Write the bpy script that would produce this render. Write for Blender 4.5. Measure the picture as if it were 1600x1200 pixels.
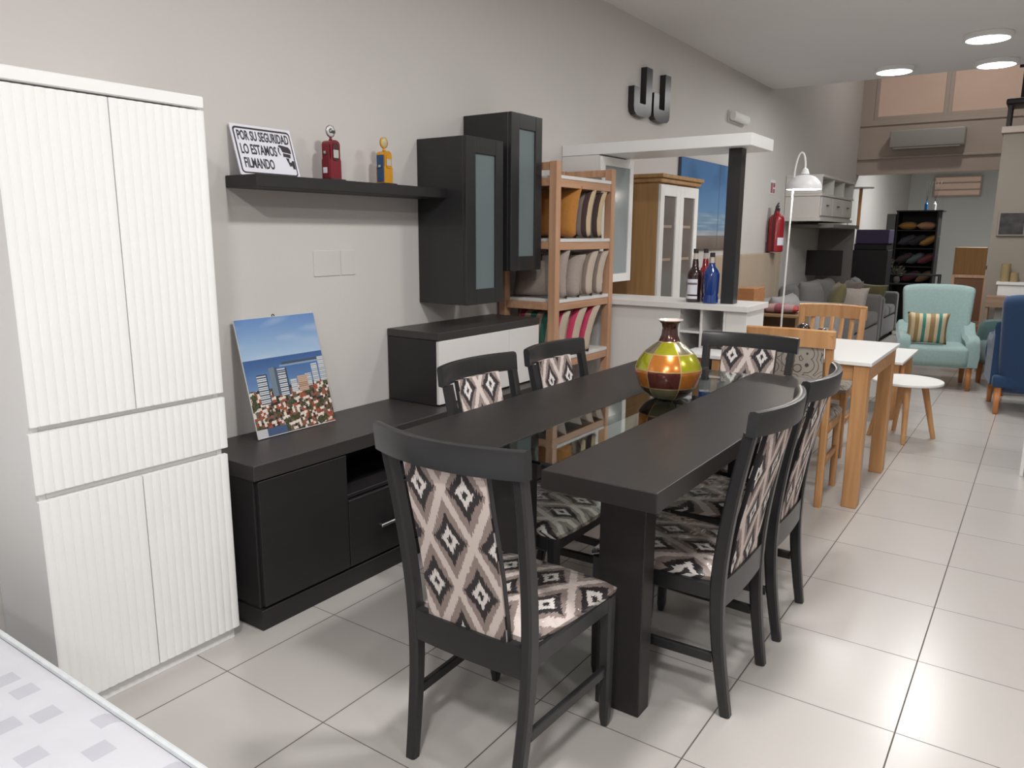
import bpy, bmesh, math, random
from mathutils import Vector, Matrix, noise as mnoise
for o in list(bpy.data.objects): bpy.data.objects.remove(o)
SC = bpy.context.scene
C = SC.collection
PI = math.pi
random.seed(7)
# ------------------------------------------------------------------ camera
CW = Vector((0.654291, -1.744450, 1.376528))
YAW, PITCH, ROLL, FPX = 0.607947, 0.195023, 0.005046, 1188.83
def cam_axes():
    cy, sy, cp, sp = math.cos(YAW), math.sin(YAW), math.cos(PITCH), math.sin(PITCH)
    f = Vector((-sy*cp, cy*cp, -sp)); r = Vector((cy, sy, 0)); u = r.cross(f)
    cr, sr = math.cos(ROLL), math.sin(ROLL)
    return cr*r+sr*u, -sr*r+cr*u, f
RR, UU, FF = cam_axes()
def at(px, py, ax, val):          # a measured pixel, met with the plane axis=val
    d = RR*((px-800)/FPX)-UU*((py-600)/FPX)+FF
    return CW+d*((val-CW[ax])/d[ax])
cam = bpy.data.cameras.new('camera'); co = bpy.data.objects.new('camera', cam); C.objects.link(co)
M3 = Matrix((RR, UU, -FF)).transposed()
co.matrix_world = Matrix.Translation(CW) @ M3.to_4x4()
cam.sensor_width = 36; cam.lens = FPX/1600*36; cam.clip_start = 0.02; cam.clip_end = 100
SC.camera = co
# ------------------------------------------------------------------ world, view
w = bpy.data.worlds.new('World'); SC.world = w; w.use_nodes = True
w.node_tree.nodes['Background'].inputs[0].default_value = (.9, .92, 1, 1)
w.node_tree.nodes['Background'].inputs[1].default_value = .3
SC.view_settings.view_transform = 'Standard'; SC.view_settings.look = 'None'
SC.view_settings.exposure = 0.0; SC.view_settings.gamma = 1; SC.view_settings.use_curve_mapping = False
CEIL = 2.83
# x, y, watts of the ceiling lamps (those near the camera are above the frame; right row and rear ones added as fill)
LAMPS = [(.10, 5.15, 25), (-.66, 6.04, 10), (.10, 6.2, 8), (.10, 3.43, 9), (.10, 1.71, 14), (.12, -.02, 37),
         (1.9, .85, 8), (1.9, -.9, 14), (.50, -2.1, 54), (1.9, 3.4, 9), (.3, -3.4, 22)]
LAMPCOL = (1, .985, .965)
# ------------------------------------------------------------------ materials
def lin(c):
    c = c/255.0
    return c/12.92 if c <= .04045 else ((c+.055)/1.055)**2.4
def L(r, g, b): return (lin(r), lin(g), lin(b), 1)
MATS = {}
def mat(name, col, rough=.5, metal=0, coat=0, spec=.5, nscale=0, namt=.06, bump=0, bscale=200, trans=0, ior=1.45, emis=0, stretch=(1, 1, 1), sheen=0):
    if name in MATS: return MATS[name]
    m = bpy.data.materials.new(name); m.use_nodes = True; MATS[name] = m
    nt = m.node_tree; b = nt.nodes['Principled BSDF']
    b.inputs['Base Color'].default_value = col; b.inputs['Roughness'].default_value = rough
    b.inputs['Metallic'].default_value = metal; b.inputs['Coat Weight'].default_value = coat; b.inputs['Coat Roughness'].default_value = .08
    b.inputs['Specular IOR Level'].default_value = spec; b.inputs['IOR'].default_value = ior
    b.inputs['Transmission Weight'].default_value = trans; b.inputs['Sheen Weight'].default_value = sheen
    if emis: b.inputs['Emission Color'].default_value = col; b.inputs['Emission Strength'].default_value = emis
    if nscale or bump:
        tc = nt.nodes.new('ShaderNodeTexCoord'); mp = nt.nodes.new('ShaderNodeMapping'); mp.inputs['Scale'].default_value = stretch
        nt.links.new(tc.outputs['Object'], mp.inputs[0])
    if nscale:
        n = nt.nodes.new('ShaderNodeTexNoise'); n.inputs['Scale'].default_value = nscale; n.inputs['Detail'].default_value = 4
        nt.links.new(mp.outputs[0], n.inputs['Vector'])
        r = nt.nodes.new('ShaderNodeValToRGB'); r.color_ramp.elements[0].position = .3; r.color_ramp.elements[1].position = .7
        r.color_ramp.elements[0].color = [max(0, c*(1-namt)) for c in col[:3]]+[1]
        r.color_ramp.elements[1].color = [min(1, c*(1+namt)) for c in col[:3]]+[1]
        nt.links.new(n.outputs[0], r.inputs[0]); nt.links.new(r.outputs[0], b.inputs['Base Color'])
    if bump:
        n = nt.nodes.new('ShaderNodeTexNoise'); n.inputs['Scale'].default_value = bscale; n.inputs['Detail'].default_value = 3
        nt.links.new(mp.outputs[0], n.inputs['Vector'])
        bu = nt.nodes.new('ShaderNodeBump'); bu.inputs['Strength'].default_value = bump; bu.inputs['Distance'].default_value = .002
        nt.links.new(n.outputs[0], bu.inputs['Height']); nt.links.new(bu.outputs[0], b.inputs['Normal'])
    return m
class NG:
    def __init__(s, name, rough=.6, coat=0):
        s.m = bpy.data.materials.new(name); s.m.use_nodes = True; s.nt = s.m.node_tree; s.b = s.nt.nodes['Principled BSDF']
        s.b.inputs['Roughness'].default_value = rough; s.b.inputs['Coat Weight'].default_value = coat; s.b.inputs['Coat Roughness'].default_value = .12
        MATS[name] = s.m
    def set(s, inp, v):
        if isinstance(v, (int, float)): inp.default_value = v
        else: s.nt.links.new(v, inp)
    def math(s, op, a, b=0.0, c=0.0):
        n = s.nt.nodes.new('ShaderNodeMath'); n.operation = op
        s.set(n.inputs[0], a); s.set(n.inputs[1], b); s.set(n.inputs[2], c); return n.outputs[0]
    def coord(s, kind):
        n = s.nt.nodes.new('ShaderNodeTexCoord'); sp = s.nt.nodes.new('ShaderNodeSeparateXYZ')
        s.nt.links.new(n.outputs[kind], sp.inputs[0]); s.vec = n.outputs[kind]; return sp.outputs
    def comb(s, x, y, z):
        n = s.nt.nodes.new('ShaderNodeCombineXYZ'); s.set(n.inputs[0], x); s.set(n.inputs[1], y); s.set(n.inputs[2], z); return n.outputs[0]
    def noise(s, v, scale, detail=2):
        n = s.nt.nodes.new('ShaderNodeTexNoise'); n.inputs['Scale'].default_value = scale; n.inputs['Detail'].default_value = detail
        s.nt.links.new(v, n.inputs['Vector']); return n.outputs[0]
    def ramp(s, f, stops, const=True):
        n = s.nt.nodes.new('ShaderNodeValToRGB'); e = n.color_ramp.elements
        if const: n.color_ramp.interpolation = 'CONSTANT'
        while len(e) < len(stops): e.new(.5)
        for i, (p, c) in enumerate(stops): e[i].position = p; e[i].color = c
        s.nt.links.new(f, n.inputs[0]); return n.outputs[0]
    def mix(s, f, a, b):
        n = s.nt.nodes.new('ShaderNodeMix'); n.data_type = 'RGBA'; s.set(n.inputs[0], f)
        for i, v in ((6, a), (7, b)):
            if isinstance(v, tuple): n.inputs[i].default_value = v
            else: s.nt.links.new(v, n.inputs[i])
        return n.outputs[2]
    def base(s, c): s.nt.links.new(c, s.b.inputs['Base Color'])
    def bump(s, h, st=.3, d=.002):
        n = s.nt.nodes.new('ShaderNodeBump'); n.inputs['Strength'].default_value = st; n.inputs['Distance'].default_value = d
        s.nt.links.new(h, n.inputs['Height']); s.nt.links.new(n.outputs[0], s.b.inputs['Normal']); return n
def ikat(name, plastic):
    g = NG(name, .75, 0); x, y, z = g.coord('UV')[:3]
    jag = g.math('MULTIPLY', g.math('SUBTRACT', g.noise(g.comb(g.math('MULTIPLY', x, 330), g.math('MULTIPLY', y, 14), 0), 1, 1), .5), .034)
    v = g.math('DIVIDE', g.math('ADD', y, jag), .265); u = g.math('DIVIDE', x, .138)
    a = g.math('MULTIPLY', g.math('ABSOLUTE', g.math('SUBTRACT', g.math('FRACT', u), .5)), 2)
    b = g.math('MULTIPLY', g.math('ABSOLUTE', g.math('SUBTRACT', g.math('FRACT', v), .5)), 2)
    pw_ = lambda q: g.math('POWER', g.math('MAXIMUM', q, .0001), .8)
    d = g.math('MINIMUM', g.math('ADD', pw_(a), pw_(g.math('MULTIPLY', b, 1.35))), g.math('ADD', pw_(g.math('SUBTRACT', 1.0, a)), pw_(g.math('MULTIPLY', g.math('SUBTRACT', 1.0, b), 1.35))))
    m_ = g.math('MINIMUM', g.math('ADD', a, b), g.math('SUBTRACT', 2.0, g.math('ADD', a, b)))
    dark, cream, pink, taupe = L(50, 44, 46), L(220, 214, 210), L(210, 197, 191), L(146, 131, 125)
    g.base(g.mix(g.math('GREATER_THAN', m_, .83), g.ramp(d, [(0, dark), (.23, cream), (.50, dark), (.82, taupe)]), pink))
    if plastic:
        g.b.inputs['Roughness'].default_value = .38; g.b.inputs['Coat Weight'].default_value = 1; g.b.inputs['Coat Roughness'].default_value = .06
        h = g.noise(g.comb(g.math('MULTIPLY', x, 9), g.math('MULTIPLY', y, 22), 0), 1, 3)
        bu = g.bump(h, 1, .02); g.nt.links.new(bu.outputs[0], g.b.inputs['Coat Normal'])
        for l in list(g.b.inputs['Normal'].links): g.nt.links.remove(l)
    return g.m
def stripes(name, stops):
    g = NG(name, .85); x, y, z = g.coord('UV')[:3]
    f = g.math('ADD', x, g.math('MULTIPLY', g.math('SUBTRACT', g.noise(g.vec, 6), .5), .01))
    g.base(g.ramp(f, stops)); g.bump(g.noise(g.vec, 160), .4, .002); return g.m
def wood(name, c1, c2, rough=.45, axis=2):
    g = NG(name, rough); x, y, z = g.coord('Object')[:3]
    k = [28, 28, 28]; k[axis] = 1.6
    n = g.noise(g.comb(g.math('MULTIPLY', x, k[0]), g.math('MULTIPLY', y, k[1]), g.math('MULTIPLY', z, k[2])), 1.3, 5)
    g.base(g.ramp(n, [(.3, c1), (.7, c2)], False)); return g.m
M_ikat = ikat('ikat_fabric', False); M_ikatp = ikat('ikat_fabric_under_plastic', True)
M_black = mat('black_lacquered_wood', L(38, 36, 37), .45, nscale=30, namt=.07, stretch=(1, .06, 1))
M_blackchair = mat('black_painted_wood', L(42, 42, 43), .28, nscale=60, namt=.05, stretch=(1, 1, .1))
M_table = mat('dark_table_wood', L(40, 38, 37), .42, spec=.4, nscale=40, namt=.08, stretch=(1, .05, 1))
M_tvtop = mat('charcoal_melamine', L(56, 53, 52), .42, nscale=40, namt=.06, stretch=(1, .06, 1))
M_white = mat('white_lacquer', L(236, 236, 235), .35, nscale=3, namt=.01)
M_whitem = mat('white_melamine', L(222, 220, 218), .4, nscale=3, namt=.012)
M_wood = wood('light_eucalyptus_wood', L(176, 134, 104), L(200, 158, 127))
M_woody = wood('light_eucalyptus_wood_along', L(176, 134, 104), L(200, 158, 127), axis=1)
M_chairwood = wood('honey_wood', L(176, 128, 82), L(202, 154, 106))
M_oak = wood('oak_veneer', L(160, 122, 78), L(184, 145, 99))
M_brownbox = wood('walnut_box_wood', L(120, 96, 66), L(142, 114, 80), axis=0)
M_metal = mat('brushed_aluminium', L(190, 190, 190), .35, 1)
M_chrome = mat('chrome', L(210, 210, 210), .12, 1)
M_glass = mat('clear_table_glass', L(216, 232, 226), .015, trans=1, ior=1.62, nscale=2, namt=.005)
M_frost = mat('frosted_door_glass', L(104, 117, 119), .28, nscale=2, namt=.02, spec=.6)
M_greyglass = mat('smoked_glass', L(110, 104, 100), .12, nscale=2, namt=.02, spec=.7)
M_paleglass = mat('pale_cabinet_glass', L(150, 160, 162), .15, nscale=2, namt=.02, spec=.6)
M_print = None
def plainfab(n, c, **k): return mat(n, c, .85, nscale=60, namt=.06, bump=.5, bscale=500, sheen=.2, **k)
# ------------------------------------------------------------------ mesh helpers
def NB(): return bmesh.new()
def box(bm, x0, x1, y0, y1, z0, z1, bev=.0015, seg=1, mi=0, rot=None):
    t = bmesh.new(); bmesh.ops.create_cube(t, size=1)
    sx, sy, sz = x1-x0, y1-y0, z1-z0
    for v in t.verts: v.co = Vector((v.co.x*sx, v.co.y*sy, v.co.z*sz))
    if bev > 0: bmesh.ops.bevel(t, geom=t.edges[:], offset=min(bev, min(abs(sx), abs(sy), abs(sz))*.45), segments=seg, profile=.5, affect='EDGES')
    c = Vector(((x0+x1)/2, (y0+y1)/2, (z0+z1)/2))
    for v in t.verts:
        if rot is not None: v.co = rot @ v.co
        v.co += c
    for f in t.faces: f.material_index = mi
    merge(bm, t)
def merge(bm, t):
    me = bpy.data.meshes.new('tmp'); t.to_mesh(me); t.free(); bm.from_mesh(me); bpy.data.meshes.remove(me)
def lathe(bm, prof, seg=32, c=(0, 0, 0), cap=True, mi=0):
    rings = []
    for r, z in prof:
        rings.append([bm.verts.new((c[0]+r*math.cos(2*PI*i/seg), c[1]+r*math.sin(2*PI*i/seg), c[2]+z)) for i in range(seg)])
    for a, b in zip(rings, rings[1:]):
        for i in range(seg):
            f = bm.faces.new((a[i], a[(i+1) % seg], b[(i+1) % seg], b[i])); f.material_index = mi; f.smooth = True
    if cap:
        f = bm.faces.new(rings[0][::-1]); f.material_index = mi
        f = bm.faces.new(rings[-1]); f.material_index = mi
def sweep(bm, pts, sizes, side=Vector((1, 0, 0)), n=4, rnd=0):
    """section swept along pts; sizes=(width along side, depth); n=4 rectangle with eased corners, else ellipse"""
    rings = []
    for i, p in enumerate(pts):
        p = Vector(p); a = Vector(pts[max(i-1, 0)]); b = Vector(pts[min(i+1, len(pts)-1)])
        t = (b-a).normalized(); s = (side-t*side.dot(t)).normalized(); d = t.cross(s)
        w_, h_ = sizes[i] if isinstance(sizes, list) else sizes
        if n == 4:
            e = min(w_, h_)*.18
            loc = [(-w_/2+e, -h_/2), (w_/2-e, -h_/2), (w_/2, -h_/2+e), (w_/2, h_/2-e), (w_/2-e, h_/2), (-w_/2+e, h_/2), (-w_/2, h_/2-e), (-w_/2, -h_/2+e)]
        else: loc = [(w_/2*math.cos(2*PI*k/n), h_/2*math.sin(2*PI*k/n)) for k in range(n)]
        rings.append([bm.verts.new(p+s*x+d*y) for x, y in loc])
    k = len(rings[0])
    for a, b in zip(rings, rings[1:]):
        for i in range(k):
            f = bm.faces.new((a[i], a[(i+1) % k], b[(i+1) % k], b[i])); f.smooth = True
    bm.faces.new(rings[0][::-1]); bm.faces.new(rings[-1])
def poly(bm, pts, d, mi=0):
    """pts: 3D outline, extruded by vector d"""
    a = [bm.verts.new(p) for p in pts]; b = [bm.verts.new(Vector(p)+Vector(d)) for p in pts]
    for f in (bm.faces.new(a[::-1]), bm.faces.new(b)): f.material_index = mi
    for i in range(len(a)):
        j = (i+1) % len(a); bm.faces.new((a[i], a[j], b[j], b[i])).material_index = mi
def bez(p, n=24):
    out = []
    for k in range(n+1):
        t = k/n; q = [Vector(x) for x in p]
        while len(q) > 1: q = [a.lerp(b, t) for a, b in zip(q, q[1:])]
        out.append(q[0])
    return out
def crom(P, n=5):
    P = [Vector(p) for p in P]; Q = [P[0]*2-P[1]]+P+[P[-1]*2-P[-2]]; out = []
    for i in range(1, len(Q)-2):
        for k in range(n):
            t = k/n; a, b, c, d = Q[i-1:i+3]
            out.append(.5*((2*b)+(c-a)*t+(2*a-5*b+4*c-d)*t*t+(3*b-a-3*c+d)*t**3))
    return out+[P[-1]]
ROOTS = {}
def link(name, bm, m, smooth=False):
    bmesh.ops.recalc_face_normals(bm, faces=bm.faces)
    me = bpy.data.meshes.new(name); bm.to_mesh(me); bm.free()
    for x in (m if isinstance(m, (list, tuple)) else [m]): me.materials.append(x)
    if smooth:
        for p in me.polygons: p.use_smooth = True
    o = bpy.data.objects.new(name, me); C.objects.link(o); return o
def sharp(o, ang=.6):
    me = o.data
    bm = bmesh.new(); bm.from_mesh(me)
    for e in bm.edges:
        if len(e.link_faces) == 2 and e.calc_face_angle(0) > ang: e.smooth = False
    bm.to_mesh(me); bm.free()
def thing(name, label, cat, loc=(0, 0, 0), rz=0, group=None, world=False):
    o = bpy.data.objects.new(name, None); C.objects.link(o); o.location = loc; o.rotation_euler = (0, 0, rz); o.empty_display_size = .05
    o['label'] = label; o['category'] = cat
    if group: o['group'] = group
    ROOTS[o.name] = Vector(loc) if world else None
    return o
def part(name, bm, m, par, label=None, smooth=False):
    off = ROOTS.get(par.name)
    if off is not None: bmesh.ops.translate(bm, vec=-off, verts=bm.verts)
    o = link(name, bm, m, smooth); o.parent = par
    if smooth: sharp(o)
    if off is not None: ROOTS[o.name] = off
    if label: o['label'] = label
    return o
def solo(name, bm, m, label, cat, group=None, smooth=False, rot=None):
    xs = [v.co for v in bm.verts]
    c = Vector(((min(v.x for v in xs)+max(v.x for v in xs))/2, (min(v.y for v in xs)+max(v.y for v in xs))/2, min(v.z for v in xs)))
    bmesh.ops.translate(bm, vec=-c, verts=bm.verts)
    o = link(name, bm, m, smooth); o.location = c; o['label'] = label; o['category'] = cat
    if smooth: sharp(o)
    if group: o['group'] = group
    if rot: o.rotation_euler = rot
    return o
def struct(name, bm, m, parent=None):
    o = link(name, bm, m)
    if parent: o.parent = parent
    else: o['kind'] = 'structure'
    return o
def B(*a, **k):
    bm = NB(); box(bm, *a, **k); return bm
def cushion(w, h, t, n=14):
    """pillow standing up: faces along local Y, uv across"""
    bm = NB(); uvl = bm.loops.layers.uv.new('UVMap'); G = [{}, {}]
    for s in (0, 1):
        for i in range(n+1):
            for j in range(n+1):
                u, v = i/n*2-1, j/n*2-1
                if s == 1 and (i in (0, n) or j in (0, n)): G[1][i, j] = G[0][i, j]; continue
                pin = 1-.09*(1-abs(v)**2)*abs(u)**3; pin2 = 1-.09*(1-abs(u)**2)*abs(v)**3
                th = t/2*((1-abs(u)**2.6)*(1-abs(v)**2.6))**.55
                wr = .004*mnoise.noise(Vector((u*3, v*3, s*5+w)))
                G[s][i, j] = bm.verts.new((u*w/2*pin, (th+wr*(th > 0))*(1 if s else -1), h/2+v*h/2*pin2))
    for s in (0, 1):
        for i in range(n):
            for j in range(n):
                q = [(i, j), (i+1, j), (i+1, j+1), (i, j+1)]
                f = bm.faces.new([G[s][k] for k in q]); f.smooth = True
                for lp, k in zip(f.loops, q): lp[uvl].uv = (k[0]/n, k[1]/n)
    return bm
# ------------------------------------------------------------------ setting
def wallmat(name, c, s=1.2):
    g = NG(name, .75); g.coord('Object')
    n = g.noise(g.vec, s, 4); a = tuple(list(x*.975 for x in c[:3])+[1]); b = tuple(list(min(1, x*1.02) for x in c[:3])+[1])
    g.base(g.ramp(n, [(.3, a), (.7, b)], False)); g.bump(g.noise(g.vec, 40, 4), .12, .003); return g.m
M_wall = wallmat('warm_grey_wall_paint', L(207, 203, 200)); M_ceil = wallmat('ceiling_paint', L(228, 227, 226))
M_farwall = wallmat('beige_far_wall_paint', L(188, 174, 163)); M_coolwall = wallmat('pale_blue_grey_paint', L(212, 214, 211)); M_pillar = wallmat('cream_pillar_paint', L(140, 132, 121))
g = NG('ceramic_floor_tiles', .24); g.b.inputs['Specular IOR Level'].default_value = .55; x, y, z = g.coord('Object')[:3]
def grout(c, wd):
    f = g.math('FRACT', g.math('DIVIDE', g.math('ADD', c, 45.0), .45)); f = g.math('MINIMUM', f, g.math('SUBTRACT', 1.0, f))
    return g.math('LESS_THAN', f, wd/.9)
gx = grout(x, .0042); gy = grout(y, .003); gr = g.math('MAXIMUM', gx, gy)
cell = g.comb(g.math('FLOOR', g.math('DIVIDE', x, .45)), g.math('FLOOR', g.math('DIVIDE', y, .45)), 0)
wn = g.nt.nodes.new('ShaderNodeTexWhiteNoise'); g.nt.links.new(cell, wn.inputs[0])
tile = g.mix(wn.outputs[0], L(186, 181, 177), L(191, 187, 183)); tile = g.mix(g.math('MULTIPLY', g.noise(g.vec, 2.2, 5), .5), tile, L(178, 173, 169))
g.base(g.mix(gr, tile, L(92, 84, 79))); g.nt.links.new(g.math('ADD', g.math('MULTIPLY', gr, .5), .25), g.b.inputs['Roughness'])
g.bump(g.math('SUBTRACT', 1.0, gr), .5, .0015)
M_floor = g.m
YC = 6.48      # where the low ceiling stops
bm = NB(); box(bm, -1.95, 4.0, -4.6, 16.2, -.1, 0, bev=0); struct('floor', bm, M_floor)
bm = NB(); box(bm, -1.95, 4.0, -4.6, YC, CEIL, CEIL+.2, bev=0); struct('ceiling', bm, M_ceil)
bm = NB(); box(bm, -1.95, 4.0, YC, 16.2, 4.6, 4.7, bev=0); struct('ceiling_far', bm, M_ceil)
bm = NB(); box(bm, -1.95, -1.85, -4.6, 16.2, 0, 4.7, bev=0); struct('wall_left', bm, M_wall)
bm = NB(); box(bm, 3.6, 3.7, -4.6, 16.2, 0, 4.7, bev=0); struct('wall_right', bm, M_wall)
bm = NB(); box(bm, -1.95, 4.0, -4.6, -4.5, 0, 4.7, bev=0); struct('wall_front', bm, M_wall)
bm = NB(); box(bm, -1.85, 3.6, 16.1, 16.2, 0, 4.7, bev=0); struct('wall_back', bm, M_coolwall)
YB = 10.8
bm = NB()
# upper back wall above the opening, with a hole for the upper windows
wl, wr_, wb, wt = -1.68, .25, 3.02, 4.0
box(bm, -1.85, 3.6, YB, YB+.2, 2.26, wb, bev=0); box(bm, -1.85, wl, YB, YB+.2, wb, 4.6, bev=0); box(bm, wr_, 3.6, YB, YB+.2, wb, 4.6, bev=0); box(bm, wl, wr_, YB, YB+.2, wt, 4.6, bev=0)
struct('wall_upper_back', bm, M_farwall)
bm = NB(); box(bm, -1.85, 3.6, YB-.03, YB-.001, 2.47, 2.50, bev=.004); box(bm, -1.85, 3.6, YB-.02, YB-.001, 2.94, 2.965, bev=.004); struct('trim_1', bm, M_farwall)
bm = NB(); box(bm, -1.85, 3.6, YB+.2, 16.1, 2.80, 2.9, bev=0); struct('ceiling_back_room', bm, M_ceil)
M_warmwin = mat('daylit_frosted_pane', L(184, 158, 142), .6, emis=.27, nscale=2, namt=.05)
def window(n, x0, x1, y, z0, z1, m, mull=0, fr=.05):
    f = NB()
    box(f, x0, x0+fr, y, y+.06, z0, z1, .004); box(f, x1-fr, x1, y, y+.06, z0, z1, .004); box(f, x0+fr, x1-fr, y, y+.06, z0, z0+fr, .004); box(f, x0+fr, x1-fr, y, y+.06, z1-fr, z1, .004)
    for k in range(mull):
        zz = z0+(z1-z0)*(k+1)/(mull+1); box(f, x0+fr, x1-fr, y, y+.05, zz-.012, zz+.012, .002)
    o = struct('window_%d' % n, f, M_farwall)
    p = NB(); box(p, x0+fr-.005, x1-fr+.005, y+.025, y+.035, z0+fr-.005, z1-fr+.005, 0); struct('window_pane', p, m, o)
window(1, wl, -.74, YB+.02, wb, wt, M_warmwin); window(2, -.74, wr_, YB+.02, wb, wt, M_warmwin)
a = at(1462, 278, 1, 16.06); b_ = at(1531, 305, 1, 16.06)
window(3, a.x-.02, b_.x+.02, 16.03, b_.z-.02, a.z+.03, M_warmwin, mull=2, fr=.03)
# right-hand block with the mezzanine on it
bm = NB(); box(bm, .15, 3.6, 7.35, 10.8, 0, 2.36, bev=0); struct('wall_mezzanine', bm, M_pillar)
bm = NB(); box(bm, .13, 3.6, 7.31, 10.8, 2.36, 2.42, bev=.004); struct('trim_2', bm, M_farwall)
bm = NB(); box(bm, -.8, .8, 16.05, 16.1, .74, .80, bev=.004); struct('trim_3', bm, mat('dull_red_rail', L(120, 86, 80), .6, nscale=4))
# ------------------------------------------------------------------ ceiling lamps
M_diff = mat('lit_lamp_diffuser', (1, 1, 1, 1), .5, emis=9, nscale=1, namt=0)
def ceiling_lamp(x, y, W, label, first=None):
    t = thing('ceiling_lamp', label, 'ceiling light', (x, y, CEIL), 0, 'round surface lamps on the ceiling')
    b = NB(); lathe(b, [(.112, 0), (.16, 0), (.163, -.004), (.163, -.034), (.158, -.038), (.142, -.038), (.142, -.03), (.112, -.03)], 40, cap=False)
    part('rim', b, M_white, t, smooth=True)
    b = NB(); lathe(b, [(.001, -.030), (.12, -.030), (.1415, -.031), (.1415, -.036), (.11, -.040), (.001, -.041)], 40); part('diffuser', b, M_diff, t, smooth=True)
    l = bpy.data.lights.new('lamp_light', 'AREA'); l.shape = 'DISK'; l.size = .28; l.energy = W; l.color = LAMPCOL; l.spread = PI
    lo = bpy.data.objects.new('lamp_light', l); C.objects.link(lo); lo.parent = t; lo.location = (0, 0, -.05)
LL = ['largest round white ceiling lamp, glowing, nearest of the three at top right', 'round white ceiling lamp left of the other two, lit', 'round white ceiling lamp closest to the edge where the low ceiling stops']
for i, (x, y, W) in enumerate(LAMPS):
    ceiling_lamp(x, y, W, LL[i] if i < 3 else 'unseen round white ceiling lamp on the near part of the ceiling, some of these added as fill')
def unseen_fill_lamp(x, y, z, W, label, col=(1, 1, 1)):  # unseen lamp added to brighten the far rooms
    t = thing('ceiling_lamp', label, 'ceiling light', (x, y, z))
    b = NB(); lathe(b, [(.001, -.03), (.15, -.03), (.16, -.02), (.16, 0), (.001, 0)], 32); part('housing', b, M_white, t, smooth=True)
    l = bpy.data.lights.new('lamp_light', 'AREA'); l.shape = 'DISK'; l.size = .3; l.energy = W; l.color = col
    lo = bpy.data.objects.new('lamp_light', l); C.objects.link(lo); lo.parent = t; lo.location = (0, 0, -.04)
unseen_fill_lamp(-.2, 11.6, 2.80, 70, 'unseen fill lamp added to brighten the back room, behind the lintel', (.97, 1, .99))
unseen_fill_lamp(-.3, 9.3, 4.6, 22, 'unseen fill lamp added high above the double height part', (1, .96, .9))
# ------------------------------------------------------------------ wardrobe
def flutes(bm, x, y0, y1, z0, z1, th=.018, pitch=.0252, d=.0036):
    n = max(1, round((y1-y0)/pitch)); pts = []
    for k in range(n):
        for j in range(6):
            t = j/6; yy = y0+(y1-y0)*(k+t)/n; pts.append((x+d*math.sin(PI*t)**.7, yy))
    pts.append((x, y1)); o = [(x-th, y0)]+pts+[(x-th, y1)]
    poly(bm, [(p[0], p[1], z0) for p in o], (0, 0, z1-z0))
wd = thing('wardrobe', 'tall white wardrobe with fluted doors and drawer standing against the wall at left', 'wardrobe', (-1.67, -.587, 0), world=True)
bm = NB(); box(bm, -1.848, -1.512, -.868, -.850, 0, 1.737); box(bm, -1.848, -1.512, -.324, -.306, 0, 1.737); box(bm, -1.848, -1.836, -.85, -.324, .0, 1.737)
for z in (.05, .655, .843, 1.72): box(bm, -1.836, -1.514, -.85, -.324, z-.0, z+.034 if z < 1 else z+.016)
box(bm, -1.53, -1.513, -.85, -.324, 0, .05); part('carcass', bm, M_white, wd)
part('top_panel', B(-1.848, -1.49, -.877, -.297, 1.741, 1.776, bev=.003), M_white, wd)
for z0, z1 in ((.868, 1.735), (.046, .660)):
    for y0, y1 in ((-.877, -.589), (-.586, -.297)):
        bm = NB(); flutes(bm, -1.494, y0, y1, z0, z1); part('door', bm, M_white, wd)
bm = NB(); flutes(bm, -1.494, -.882, -.294, .683, .850); part('drawer', bm, M_white, wd)
# ------------------------------------------------------------------ mattress
g = NG('quilted_mattress_fabric', .8); x, y, z = g.coord('Object')[:3]
v1 = g.nt.nodes.new('ShaderNodeTexVoronoi'); v1.voronoi_dimensions = '2D'; v1.feature = 'F1'; v1.distance = 'CHEBYCHEV'; v1.inputs['Scale'].default_value = 9.5; v1.inputs['Randomness'].default_value = .6
g.nt.links.new(g.vec, v1.inputs['Vector'])
msk = g.math('LESS_THAN', v1.outputs['Distance'], .20)
g.base(g.mix(g.math('MULTIPLY', msk, .8), L(190, 190, 196), L(168, 168, 177))); g.bump(g.noise(g.vec, 7, 2), .5, .03)
M_matt = g.m
mt = thing('mattress', 'white quilted mattress with pale grey blocks in the bottom left corner', 'mattress', (-.9, -2.05, 0), world=True)
bm = B(-1.84, .02, -3.0, -1.115, .262, .505, bev=.035, seg=4); part('quilted_body', bm, M_matt, mt, smooth=True)
for z in (.285, .492):
    bm = NB(); c = .014
    P = [(-1.84, -3.0), (.02, -3.0), (.02, -1.115), (-1.84, -1.115)]
    for (a0, b0), (a1, b1) in zip(P, P[1:]+P[:1]): sweep(bm, [(a0, b0, z), (a1, b1, z)], (c, c), side=Vector((0, 0, 1)), n=8)
    part('piping', bm, mat('grey_piping', L(196, 200, 202), .6, nscale=50), mt, smooth=True)
part('base', B(-1.83, .0, -2.98, -1.135, .03, .26, bev=.01), mat('bed_base_fabric', L(120, 120, 122), .8, nscale=40), mt)
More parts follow.
